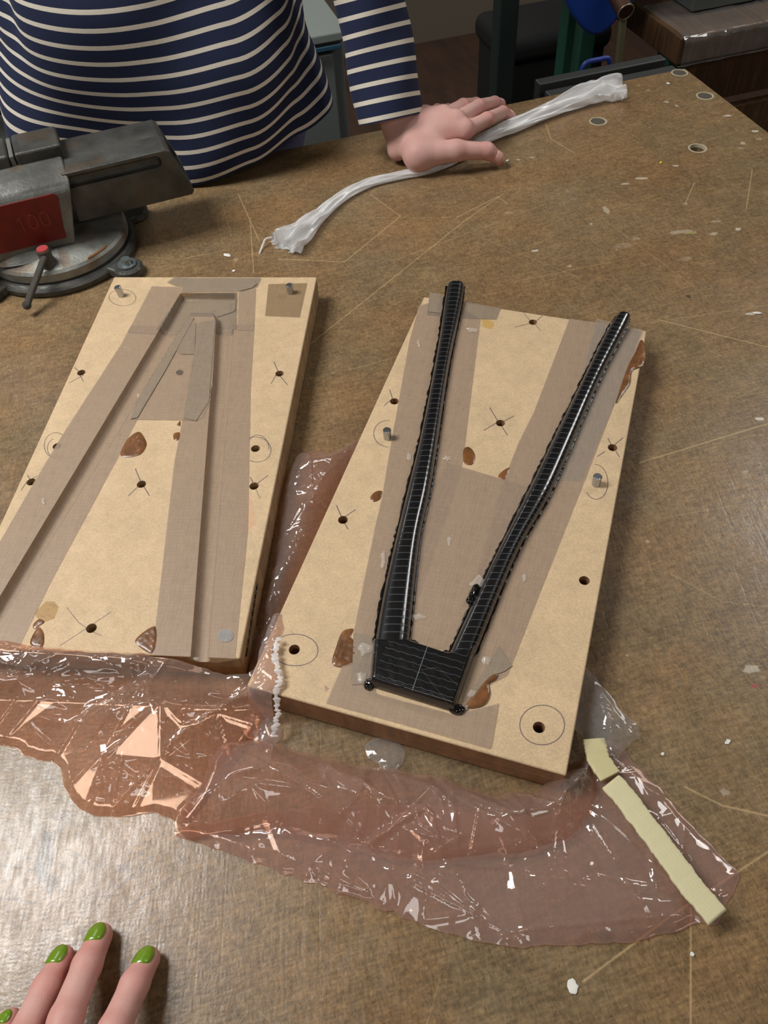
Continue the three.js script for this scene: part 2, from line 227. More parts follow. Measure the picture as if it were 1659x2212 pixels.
{                                                  // woodworking vise on the bench's far edge
  const g = group('bench_end_vise', BC.clone(), BT);
  tag(g, 'dark grey long-jawed woodworking vise on the far edge of the brown bench, with blue handle', 'vise');
  const m = std({ color: 0x4d4f4e, roughness: 0.5, metalness: 0.5 }), blue = std({ color: 0x2b3f8f, roughness: 0.45 });
  mesh('inner_jaw', box(0.20, 0.085, 0.020, -0.107, -0.045, -0.0115, 0.002), m, g);
  mesh('outer_jaw', box(0.20, 0.085, 0.018, -0.107, -0.043, -0.047, 0.002), m, g);
  for (const x of [-0.17, -0.045]) mesh('guide_rod', rod(V(x, -0.055, 0.0), V(x, -0.055, -0.056), 0.009), m, g);
  mesh('body', box(0.11, 0.06, 0.035, -0.107, -0.075, -0.0205, 0.004), blue, g);
  const arc = new THREE.CatmullRomCurve3([V(-0.131, -0.02, -0.062), V(-0.129, 0.000, -0.062), V(-0.124, 0.005, -0.062), V(-0.105, 0.006, -0.062), V(-0.089, 0.005, -0.062), V(-0.086, 0.000, -0.062), V(-0.084, -0.02, -0.062)]);
  mesh('release_lever', merge(new THREE.TubeGeometry(arc, 40, 0.0035, 10), box(0.055, 0.03, 0.008, -0.107, -0.025, -0.0595, 0.002)), blue, g);
}

// ------------------------------------------------------------------ the two mould halves
const TB = 0.027, TL = 0.0135, BWID = 0.2178, BLEN = 0.443, GD = 0.0078;
const mdfSide = std({ roughness: 0.85, map: pixels(512, 128, (u, v, i, j) => { const k = 0.82 + 0.3 * fbm(u * 60, v * 5, 3) + 0.12 * (hash2(i, j) - 0.5); return [166 * k, 136 * k, 98 * k]; }, { repeat: [3, 12] }) });
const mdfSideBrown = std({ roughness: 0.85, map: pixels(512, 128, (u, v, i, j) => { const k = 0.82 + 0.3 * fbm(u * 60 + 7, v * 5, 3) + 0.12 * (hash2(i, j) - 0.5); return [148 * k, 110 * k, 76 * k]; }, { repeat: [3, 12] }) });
function boardFrame(name, cx, cz, deg) {
  const g = group(name, V(cx, T + 0.0006, cz), -deg * Math.PI / 180); g.updateMatrixWorld();
  const L = (px, py, h = TB) => { const p = g.worldToLocal(at(px, py, h)); return [p.x, p.z]; };
  return { g, L };
}
const RB = boardFrame('mould_half', 0.07865, -0.4235, 21.22), LB = boardFrame('mould_half', -0.18735, -0.5118, 7.62);
tag(RB.g, 'right-hand tan fibreboard mould half carrying the black V-shaped part', 'mould');
tag(LB.g, 'left-hand tan fibreboard mould half with an empty taped V-shaped groove', 'mould');

function mdfTop(fr, seed, marks) {
  const w = 1008, h = 2048;
  return texture(w, h, (c) => {
    const R = rng(seed), im = c.createImageData(w, h), d = im.data;
    for (let j = 0, k = 0; j < h; j++) for (let i = 0; i < w; i++, k += 4) {
      const v = 1 + 0.10 * (vnoise(i * 0.22 + seed, j * 0.3) - 0.5) + 0.09 * (fbm(i * 0.03, j * 0.03 + seed, 3) - 0.5) + 0.07 * (hash2(i + seed, j) - 0.5) + 0.05 * (fbm(i * 0.006 + seed, j * 0.006, 2) - 0.5);
      d[k] = 208 * v; d[k + 1] = 181 * v; d[k + 2] = 143 * v; d[k + 3] = 255;
    }
    c.putImageData(im, 0, 0);
    for (let n = 0; n < 2600; n++) { const x = R() * w, y = R() * h, a = R() * 6.28, l = 2 + 6 * R(); c.strokeStyle = R() < 0.6 ? `rgba(232,212,172,${0.25 + 0.3 * R()})` : `rgba(146,114,74,${0.12 + 0.2 * R()})`; c.lineWidth = 0.7 + R(); c.beginPath(); c.moveTo(x, y); c.lineTo(x + l * Math.cos(a), y + l * Math.sin(a)); c.stroke(); }
    const X = (px, py) => { const [x, z] = fr.L(px, py); return [(x / BWID + 0.5) * w, (z / BLEN + 0.5) * h]; };
    marks({ c, X, R,
      pen(pts, wd = 3.2, a = 0.75) { c.strokeStyle = `rgba(62,52,66,${a})`; c.lineWidth = wd; c.lineCap = c.lineJoin = 'round'; c.beginPath(); pts.forEach((p, i) => { const q = X(...p); i ? c.lineTo(...q) : c.moveTo(...q); }); c.stroke(); },
      ring(px, py, ax, ay, dx = 0, dy = 0, a0 = 0, a1 = 6.4) { const pts = []; for (let k = 0; k <= 40; k++) { const a = a0 + (a1 - a0) * k / 40, e = 1 + 0.05 * Math.sin(a * 2 + px); pts.push([px + dx + Math.cos(a) * ax * e, py + dy + Math.sin(a) * ay * e]); } this.pen(pts, 2.8, 0.7); },
      blob(pts, col) { c.fillStyle = col; c.beginPath(); pts.forEach((p, i) => { const q = X(...p); i ? c.lineTo(...q) : c.moveTo(...q); }); c.closePath(); c.fill(); },
    });
  });
}
function mdfLayers(fr, mat, cutters, holes, sideMat = mdfSide) {
  const lower = box(BWID - 0.0008, TL - 0.0004, BLEN - 0.0008, 0, TL / 2 - 0.0002, 0, 0.0012);
  mesh('lower_layer', boxUV(cut(lower, holes.map(([x, z]) => cyl(0.0039, 0.0039, 0.02, x, TL, z, 24)))), sideMat, fr.g);
  let top = new RoundedBoxGeometry(BWID, TL, BLEN, 3, 0.0014).translate(0, TL * 1.5, 0);
  top = cut(top, [...cutters, ...holes.map(([x, z]) => cyl(0.0039, 0.0039, 0.05, x, TB, z, 28))]);
  const p = top.attributes.position, n = top.attributes.normal, uv = top.attributes.uv, side = [], flat = [];
  for (let i = 0; i < p.count; i += 3) { let up = true; for (let k = 0; k < 3; k++) if (p.getY(i + k) < TB - GD - 0.001) up = false; if (Math.abs(n.getY(i)) < 0.3 && !up) { side.push(i); } else flat.push(i); }
  for (let i = 0; i < p.count; i++) uv.setXY(i, p.getX(i) / BWID + 0.5, 0.5 - p.getZ(i) / BLEN);
  const order = [...flat, ...side], g = new THREE.BufferGeometry();
  for (const key of ['position', 'normal', 'uv']) { const A = top.attributes[key], s = A.itemSize, out = new Float32Array(order.length * 3 * s); order.forEach((t, q) => { for (let k = 0; k < 3 * s; k++) out[q * 3 * s + k] = A.array[t * s + k]; }); g.setAttribute(key, new THREE.BufferAttribute(out, s)); }
  { const U = g.attributes.uv, P = g.attributes.position, N = g.attributes.normal; for (let i = flat.length * 3; i < P.count; i++) U.setXY(i, Math.abs(N.getX(i)) > 0.5 ? P.getZ(i) : P.getX(i), P.getY(i)); }
  g.addGroup(0, flat.length * 3, 0); g.addGroup(flat.length * 3, side.length * 3, 1);
  return mesh('upper_layer', g, [mat, sideMat], fr.g);
}
const pinMat = std({ color: 0xb9bcc0, roughness: 0.28, metalness: 0.95 });
function pins(fr, list) { for (let [px, py, h, lean] of list) { const [x, z] = fr.L(px, py); h *= 1.2; const prof = [[0, h], [0.0029, h], [0.0035, h - 0.0007], [0.0035, -0.01], [0, -0.01]].map(([a, b]) => new THREE.Vector2(a, b)); const m = mesh('dowel_pin', toCreasedNormals(new THREE.LatheGeometry(prof.reverse(), 24), 0.6), pinMat, fr.g); m.position.set(x, TB, z); m.rotation.z = lean || 0; } }

// groove shape of the left half, as a depth below the top face at a place in its own axes
const LG = (() => {
  const L = LB.L, e = (a, b) => [L(...a), L(...b)];
  const lerp = ([a, b], t) => [a[0] + (b[0] - a[0]) * t, a[1] + (b[1] - a[1]) * t];
  return { L,
    legs: [{ l: [L(390, 637), L(0, 1289)], r: [L(430, 655), L(62, 1250)] }, { l: [L(467, 690), L(411, 1420)], r: [L(512, 640), L(453, 1418)] }],
    pocket: [L(390, 634), L(512, 634), L(511, 700), L(466, 700), L(462, 684), L(455, 680), L(412, 681), L(404, 690), L(345, 712)],
  };
})();
const onLine = ([a, b], z) => a[0] + (b[0] - a[0]) * (z - a[1]) / (b[1] - a[1]);
function legCutter(leg, z0, z1, depth, inset = 0) {
  const n = 14;
  return loft((s, a) => {
    const z = z0 + (z1 - z0) * s, x0 = onLine(leg.l, z) + inset, x1 = onLine(leg.r, z) - inset, cx = (x0 + x1) / 2, rx = (x1 - x0) / 2;
    if (s === 0 || s === 1) { /* the ends are closed below */ }
    const th = a * 2 * Math.PI, c = Math.cos(th), sn = Math.sin(th), e = 2 / 3.2;
    const ux = Math.sign(c) * Math.pow(Math.abs(c), e), uy = Math.sign(sn) * Math.pow(Math.abs(sn), e);
    const v = V(cx + rx * ux, TB + (uy > 0 ? uy * 0.012 : uy * depth), z); return v;
  }, 24, 48);
}
function capped(g, z0, z1, leg, depth) {          // closes the two ends of a cutter
  const ns = 24, na = 48, p = g.attributes.position, pos = Array.from(p.array), uv = Array.from(g.attributes.uv.array), idx = Array.from(g.index.array);
  for (const s of [0, ns]) { let c = [0, 0, 0]; for (let j = 0; j < na; j++) { c[0] += p.getX(s * (na + 1) + j) / na; c[1] += p.getY(s * (na + 1) + j) / na; c[2] = p.getZ(s * (na + 1) + j); } const k = pos.length / 3; pos.push(...c); uv.push(0, 0); for (let j = 0; j < na; j++) { const a = s * (na + 1) + j; s ? idx.push(k, a, a + 1) : idx.push(k, a + 1, a); } }
  const h = new THREE.BufferGeometry(); h.setAttribute('position', new THREE.Float32BufferAttribute(pos, 3)); h.setAttribute('uv', new THREE.Float32BufferAttribute(uv, 2)); h.setIndex(idx); 
  const m = toCreasedNormals(mergeVertices((h.deleteAttribute('uv'), h), 1e-6), 0.7);
  let vol = 0; const q = m.attributes.position; for (let i = 0; i < q.count; i += 3) { const a = V().fromBufferAttribute(q, i), b = V().fromBufferAttribute(q, i + 1), c = V().fromBufferAttribute(q, i + 2); vol += a.dot(b.cross(c)); }
  if (vol < 0) { const f = m.attributes.position.array, n = m.attributes.normal.array; for (let i = 0; i < f.length; i += 9) for (let k = 0; k < 3; k++) { [f[i + 3 + k], f[i + 6 + k]] = [f[i + 6 + k], f[i + 3 + k]]; [n[i + 3 + k], n[i + 6 + k]] = [n[i + 6 + k], n[i + 3 + k]]; } for (let i = 0; i < n.length; i++) n[i] = -n[i]; m.computeVertexNormals(); }
  return m;
}
const ZE = BLEN / 2;
function grooveDepth(x, z, inset = 0.0015) {       // metres below the top face, a little narrower than the cut
  let d = 0;
  for (const leg of LG.legs) { if (z < LG.pocket[4][1] - 0.004) continue; const a = onLine(leg.l, z), b = onLine(leg.r, z), t = (x - (a + b) / 2) / ((b - a) / 2 - inset); if (Math.abs(t) < 1) d = Math.max(d, GD * Math.pow(1 - Math.pow(Math.abs(t), 3.2), 1 / 3.2)); }
  const [pd] = polyDist(LG.pocket, x, z); if (pd < -inset) d = Math.max(d, GD * Math.min(1, Math.pow((-pd - inset) / 0.0016, 0.6)));
  return d;
}
{ // left half
  const { L, g } = LB;
  const cross = [[176, 806], [604, 808], [68, 1042], [306, 1047], [549, 1051], [198, 1358]], circ = [[124, 965], [552, 970]];
  const tex = mdfTop(LB, 5, (o) => {
    o.pen([[162, 795], [180, 812], [150, 828]]); o.pen([[170, 806], [181, 825]]);
    o.pen([[592, 783], [601, 803], [586, 830]]); o.pen([[604, 812], [621, 832]]);
    o.pen([[46, 1060], [60, 1040], [80, 1030]]); o.pen([[60, 1028], [72, 1045]]);
    o.pen([[293, 1014], [306, 1045], [278, 1072]]); o.pen([[308, 1047], [323, 1071]]);
    o.pen([[541, 1032], [550, 1050], [579, 1028]]); o.pen([[552, 1055], [562, 1078]], 2.4, 0.5);
    o.pen([[145, 1313], [170, 1345], [198, 1365], [220, 1374]], 2.6, 0.5); o.pen([[240, 1323], [200, 1350], [130, 1396]], 2.6, 0.6);
    o.ring(124, 965, 26, 26, -3, -2, 1.2, 5.6); o.ring(124, 965, 21, 20, -1, 4, 1.4, 4.4); o.ring(552, 970, 33, 26, 2, 2, -2.6, 2.0); o.ring(552, 970, 24, 26, 6, -2, 3.6, 6.4);
    o.ring(263, 641, 30, 17, 2, 3);
    o.blob([[520, 1060], [545, 1080], [555, 1130], [535, 1150], [532, 1090]], 'rgba(214,160,124,0.4)');
    o.blob([[75, 1325], [100, 1300], [118, 1300], [128, 1312], [118, 1338], [95, 1345], [80, 1335]], 'rgba(176,140,88,0.9)');
    for (let k = 0; k < 12; k++) { const x = 82 + 40 * o.R(), y = 1306 + 30 * o.R(); o.pen([[x, y], [x + 14 * o.R(), y + 4 * o.R()]], 1.6, 0.3); }
    for (let k = 0; k < 60; k++) { const x = 560 + 100 * o.R(), y = 700 + 400 * o.R(); o.blob([[x, y], [x + 2, y], [x + 1, y + 2]], 'rgba(150,112,66,0.4)'); }
  });
  const zp = LG.pocket[2][1];
  const legs = LG.legs.map((leg) => capped(legCutter(leg, zp - 0.012, ZE + 0.02, GD), 0, 0, leg));
  const pk = slab(LG.pocket, 0.03, TB - GD, 0);
  mdfLayers(LB, phys({ map: tex, roughness: 0.62, bumpMap: pixels(512, 512, (u, v, i, j) => { const k = 128 + 70 * (vnoise(i * 0.5, j * 0.5) - 0.5) + 40 * (hash2(i, j) - 0.5); return [k, k, k]; }, { srgb: false, repeat: [2, 4] }), bumpScale: 0.00012 }), [...legs, pk], [...cross, ...circ].map(([x, y]) => L(x, y)));
  pins(LB, [[263, 640, 0.0095, 0.1], [628, 634, 0.0085, 0]]);
}
const mdfBump = pixels(512, 512, (u, v, i, j) => { const k = 128 + 70 * (vnoise(i * 0.5, j * 0.5) - 0.5) + 40 * (hash2(i, j) - 0.5); return [k, k, k]; }, { srgb: false, repeat: [2, 4] });
{ // right half
  const { L, g } = RB;
  const cross = [[852, 868], [741, 1124], [1081, 915], [1151, 697], [1323, 968], [1262, 1255]], circ = [[636, 1404], [1164, 1572]];
  const tex = mdfTop(RB, 77, (o) => {
    const q = (x, y) => [760 + x * 0.42195, 580 + y * 0.42195];
    o.pen([[842, 843], [848, 862], [830, 877]]); o.pen([[1058, 882], [1076, 912], [1045, 931]]); o.pen([[1110, 900], [1086, 912]]); o.pen([[1084, 922], [1096, 941]]);
    o.pen([[1130, 676], [1146, 694]], 2.6, 0.6); o.pen([q(975, 245), q(940, 275)]); o.pen([q(835, 303), q(915, 283)]); o.pen([q(940, 290), q(965, 320)], 2.6, 0.6);
    o.pen([[727, 1093], [738, 1118]]); o.pen([[768, 1102], [744, 1118]]); o.pen([[745, 1132], [752, 1144]]);
    o.pen([[1313, 948], [1320, 962]]); o.pen([[1345, 947], [1327, 962]]); o.pen([[1290, 987], [1306, 977]]); o.pen([[1330, 976], [1338, 988]]);
    o.ring(636, 1404, 47, 36, 2, 1); o.ring(1164, 1572, 46, 45, 7, -5); o.ring(1287, 1037, 27, 36, 0, 5, -1.6, 2.4); o.ring(837, 935, 30, 30, 2, 3, 1.6, 4.8);
    for (let k = 0; k < 40; k++) { const x = 700 + 520 * o.R(), y = 1200 + 400 * o.R(); o.blob([[x, y], [x + 2, y], [x + 1, y + 2]], 'rgba(150,112,66,0.4)'); }
    o.blob([[1040, 688], [1052, 690], [1066, 697], [1067, 706], [1060, 712], [1044, 707]], 'rgba(196,158,92,0.95)');
    o.blob([[700, 1480], [712, 1488], [704, 1496]], 'rgba(150,100,110,0.5)');
  });
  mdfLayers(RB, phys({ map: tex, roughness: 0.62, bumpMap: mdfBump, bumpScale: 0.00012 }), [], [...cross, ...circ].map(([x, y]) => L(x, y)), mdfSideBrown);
  pins(RB, [[837, 947, 0.0085, 0], [1287, 1047, 0.0085, 0]]);
}
// release tape: thin woven strips, lying on the boards and lining the grooves
const weave = pixels(256, 256, (u, v, i, j) => { const s = 0.93 + 0.09 * (vnoise(i * 0.45, j * 0.03) - 0.5) + 0.07 * (vnoise(i * 0.03 + 30, j * 0.45) - 0.5); return [255 * s, 255 * s, 255 * s]; }, { repeat: [22, 22] });
const weaveBump = pixels(256, 256, (u, v, i, j) => { const k = 128 + 50 * Math.sin(i * 2.094) * Math.sin(j * 2.094) + 60 * (fbm(i * 0.03, j * 0.03, 2) - 0.5); return [k, k, k]; }, { srgb: false, repeat: [22, 22] });
const tapeMat = (color, opacity, rough = 0.42) => phys({ color, map: weave, bumpMap: weaveBump, bumpScale: 0.000015, roughness: rough, transparent: true, opacity, side: THREE.DoubleSide });
const TAPE = tapeMat(0xbca48d, 0.66), TAPE2 = phys({ color: 0xa08f7b, map: weave, bumpMap: weaveBump, bumpScale: 0.000015, roughness: 0.38, side: THREE.DoubleSide }), TAPE3 = tapeMat(0xa39686, 0.6, 0.34);
function tape(fr, pts, lift, mat = TAPE, hf = () => 0, cell = 0.0013, name = 'release_tape') {
  const poly = pts.map(([x, y]) => fr.L(x, y)), s = pts[0][0] + pts[0][1];
  return mesh(name, sheet(poly, cell, [(x, z) => TB - hf(x, z) + lift + 0.00005 * fbm(x * 160 + s, z * 160, 2)]), mat, fr.g);
}
{ // on the left half
  const hf = grooveDepth;
  const band = (leg, left, right, zTop) => {        // one wide strip pressed into a groove, flat on both sides
    const toL = (pts) => pts.map(([x, y]) => LB.L(x, y)), A = toL(left), B = toL(right), X = (P, z) => { let i = 0; while (i < P.length - 2 && P[i + 1][1] < z) i++; return onLine([P[i], P[i + 1]], z); };
    const z0 = LB.L(...zTop)[1], z1 = ZE + 0.0004, prof = [-1.06, -1, -0.97, -0.9, -0.8, -0.65, -0.45, -0.2, 0, 0.2, 0.45, 0.65, 0.8, 0.9, 0.97, 1, 1.06];
    return mesh('release_tape', loft((s, a) => { const z = z0 + (z1 - z0) * s, gl = onLine(leg.l, z), gr = onLine(leg.r, z), c = (gl + gr) / 2, w = (gr - gl) / 2 - 0.0007, k = Math.round(a * 28); let x, y = 0; if (k < 6) x = X(A, z) + (c - w * 1.06 - X(A, z)) * k / 6; else if (k > 22) x = c + w * 1.06 + (X(B, z) - c - w * 1.06) * (k - 22) / 6; else { const t = prof[k - 6]; x = c + w * t; y = Math.abs(t) < 1 ? (GD - 0.0007) * Math.pow(1 - Math.pow(Math.abs(t), 3.2), 1 / 3.2) : 0; } const p = V(x, TB + 0.0003 - y + 0.0001 * fbm(x * 160, z * 60, 2), z); p.u = x; p.v = z; return p; }, 220, 28, false), TAPE, LB.g);
  };
  band(LG.legs[0], [[328, 620], [262, 745], [136, 940], [76, 1040], [0, 1172], [-80, 1310], [-115, 1388]], [[408, 700], [295, 912], [250, 1000], [110, 1260], [44, 1395]], [352, 706]);
  band(LG.legs[1], [[460, 690], [440, 780], [395, 905], [377, 1000], [330, 1410]], [[551, 690], [542, 842], [536, 1148], [509, 1416]], [490, 702]);
  tape(LB, [[328, 620], [392, 622], [387, 637], [339, 724], [276, 720]], 0.0006);
  tape(LB, [[553, 624], [516, 624], [513, 716], [549, 716]], 0.0006);
  tape(LB, [[412, 682], [458, 681], [467, 690], [458, 860], [440, 905], [424, 910], [283, 908], [290, 875], [402, 700]], 0.0006, TAPE, hf);
  tape(LB, [[428, 700], [466, 694], [459, 780], [452, 870], [424, 912], [398, 905], [420, 770]], 0.0010, TAPE2, hf);
  tape(LB, [[400, 706], [412, 690], [424, 700], [421, 768], [392, 768], [380, 758]], 0.0010, TAPE2, hf);
  tape(LB, [[405, 682], [420, 690], [360, 800], [298, 905], [283, 908], [330, 800]], 0.0013, TAPE2, hf);
  tape(LB, [[391, 637], [513, 633], [511, 714], [468, 714], [462, 686], [412, 685], [394, 714], [338, 714]], 0.0009, TAPE3, hf, 0.001);
  tape(LB, [[401, 602], [565, 602], [556, 622], [513, 632], [390, 634]], 0.0008, TAPE3, hf);
  tape(LB, [[361, 612], [378, 601], [402, 601], [394, 622], [380, 620]], 0.0010, TAPE3, hf);
  tape(LB, [[455, 662], [505, 642], [512, 648], [509, 660], [465, 675]], 0.0013, TAPE2, hf);
  tape(LB, [[515, 620], [545, 604], [556, 616], [545, 625], [518, 632]], 0.0013, TAPE2, hf);
  tape(LB, [[580, 615], [664, 613], [648, 687], [573, 684]], 0.0003, tapeMat(0xa88d6a, 0.62));
  // the round spot where tape covers a hole, and a drop of resin
  const spot = tape(LB, [[380, 807], [384, 802], [391, 801], [396, 804], [396, 809], [390, 813], [383, 812]], 0.0010, tapeMat(0x6f665a, 0.7));
}
{ // on the right half
  tape(RB, [[905, 662], [884, 740], [838, 998], [825, 1078], [810, 1141], [775, 1313], [763, 1372], [815, 1382], [870, 1392], [985, 1060], [1000, 998], [1038, 690], [1000, 668], [930, 655]], 0.0003);
  tape(RB, [[1230, 690], [1153, 892], [1119, 960], [1089, 1036], [985, 1400], [1000, 1520], [1060, 1480], [1097, 1460], [1162, 1293], [1259, 1050], [1327, 875], [1386, 717], [1300, 700]], 0.0003);
  tape(RB, [[966, 1001], [1142, 1054], [1124, 1100], [985, 1410], [885, 1392], [905, 1200], [930, 1060]], 0.0006);
  tape(RB, [[744, 1430], [805, 1436], [812, 1500], [980, 1545], [1078, 1521], [1061, 1620], [704, 1520]], 0.0006);
  tape(RB, [[764, 1370], [818, 1378], [806, 1478], [760, 1482]], 0.0009, TAPE2);
  tape(RB, [[1000, 1530], [1078, 1398], [1106, 1440], [1090, 1452], [1062, 1462], [1000, 1548]], 0.0009, TAPE2);
  tape(RB, [[928, 640], [1082, 668], [1072, 692], [1004, 690], [922, 682]], 0.0006, TAPE3);
  tape(RB, [[1288, 690], [1390, 716], [1330, 868], [1255, 1040], [1200, 1040]], 0.0006, tapeMat(0xb8b0a4, 0.35));
  tape(RB, [[928, 634], [965, 640], [958, 680], [925, 676]], 0.0010, TAPE2);
}
{ // blobs of clear resin on the tape, and a grey spot of glue under it
  const drip = phys({ color: 0xfdf6ea, roughness: 0.06, transparent: true, opacity: 0.28, clearcoat: 1, clearcoatRoughness: 0.03 });
  [[829, 1213, 6, 26, RB], [905, 1335, 14, 7, RB], [970, 1170, 5, 12, RB], [1000, 1395, 7, 10, RB], [1133, 1250, 5, 10, RB], [790, 1405, 16, 14, RB], [782, 1465, 12, 12, RB], [1050, 1430, 9, 10, RB], [1035, 1265, 24, 18, RB], [1022, 716, 16, 5, RB], [884, 990, 5, 9, RB], [966, 993, 9, 6, RB], [905, 745, 4, 8, RB], [1020, 1500, 10, 9, RB], [300, 858, 3, 4, LB], [96, 1084, 4, 7, LB], [425, 1425, 8, 4, LB]].forEach(([x, y, rx, ry, fr], n) => { const pts = []; for (let k = 0; k < 12; k++) { const a = k / 12 * 6.283, r = 0.6 + 0.7 * hash2(n * 13 + k, 5); pts.push(fr.L(x + rx * r * Math.cos(a), y + ry * r * Math.sin(a))); } mesh('clear_drip', sheet(smoothPoly(pts, 36), 0.0008, [(u, v, d) => TB + 0.0012 + 0.0012 * Math.sqrt(Math.min(1, d / 0.002)) * (0.5 + vnoise(u * 700, v * 700))]), drip, fr.g); });
  const dot = []; for (let k = 0; k < 20; k++) dot.push([488 + 17 * Math.cos(k * 0.314), 1375 + 14 * Math.sin(k * 0.314)]); tape(LB, dot, 0.0008, tapeMat(0xb4b4b0, 0.65), () => 0, 0.0013, 'glue_spot');
}
// hardened resin and scorched-looking brown glue spots, thin and glossy
const amber = phys({ roughness: 0.35, clearcoat: 0.3, map: pixels(128, 128, (u, v, i, j) => { const k = 0.75 + 0.5 * fbm(u * 9, v * 9, 3); return [118 * k, 76 * k, 40 * k]; }, { repeat: [14, 14] }) });
const resin = (fr, pts, lift = 0.0002, t = 0.0006) => mesh('resin_spot', sheet(smoothPoly(pts.map(([x, y]) => fr.L(x, y)), 40), 0.0011, [(x, z, d) => TB + lift + Math.min(t, d * 0.5) * (0.6 + 0.8 * vnoise(x * 500, z * 500))], 1), amber, fr.g);
resin(RB, [[742, 1364], [764, 1360], [758, 1378], [774, 1390], [768, 1432], [736, 1443], [718, 1436], [726, 1400]]);
resin(RB, [[1060, 1463], [1075, 1458], [1070, 1470], [1056, 1478], [1058, 1500], [1046, 1524], [1006, 1530], [1030, 1495]], 0.0013);
resin(RB, [[800, 1076], [812, 1063], [825, 1062], [821, 1080], [806, 1085]]);
resin(RB, [[1002, 970], [1013, 967], [1026, 984], [1020, 1005], [1004, 1003]]);
resin(RB, [[1101, 1011], [1089, 1039], [1076, 1031], [1083, 1021]]);
resin(RB, [[1385, 736], [1393, 752], [1388, 792], [1366, 802], [1360, 832], [1346, 852], [1329, 876], [1340, 838], [1354, 798], [1372, 762]], 0.0007);
resin(LB, [[300, 934], [313, 948], [317, 964], [302, 984], [262, 987], [276, 950]]);
resin(LB, [[376, 938], [388, 935], [387, 951], [378, 953]]);
resin(LB, [[386, 914], [390, 910], [389, 922], [383, 920]]);
resin(LB, [[72, 1352], [86, 1338], [97, 1345], [88, 1352], [75, 1360]]);
resin(LB, [[66, 1392], [84, 1356], [95, 1368], [92, 1398]]);
resin(LB, [[293, 1384], [336, 1354], [331, 1412], [304, 1400]]);
{ // black streak of resin down the side of the left half
  const P = (px, py, h) => LB.g.worldToLocal(at(px, py, h)); const x = BWID / 2;
  const za = P(552, 1262, 0.022).z, zb = P(525, 1420, 0.012).z, pts = [];
  const m = mesh('resin_streak', loft((s, a) => { const z = za + (zb - za) * s, w = 0.0022 * Math.pow(Math.sin(Math.PI * (0.06 + 0.9 * s)), 0.6) * (0.8 + 0.3 * Math.sin(s * 50)), t = a * 2 * Math.PI; return V(x + 0.0003 + 0.0007 * Math.cos(t), 0.0215 - 0.008 * s + w * Math.sin(t), z); }, 40, 12), phys({ color: 0x0a0908, roughness: 0.12, clearcoat: 1 }), LB.g);
}

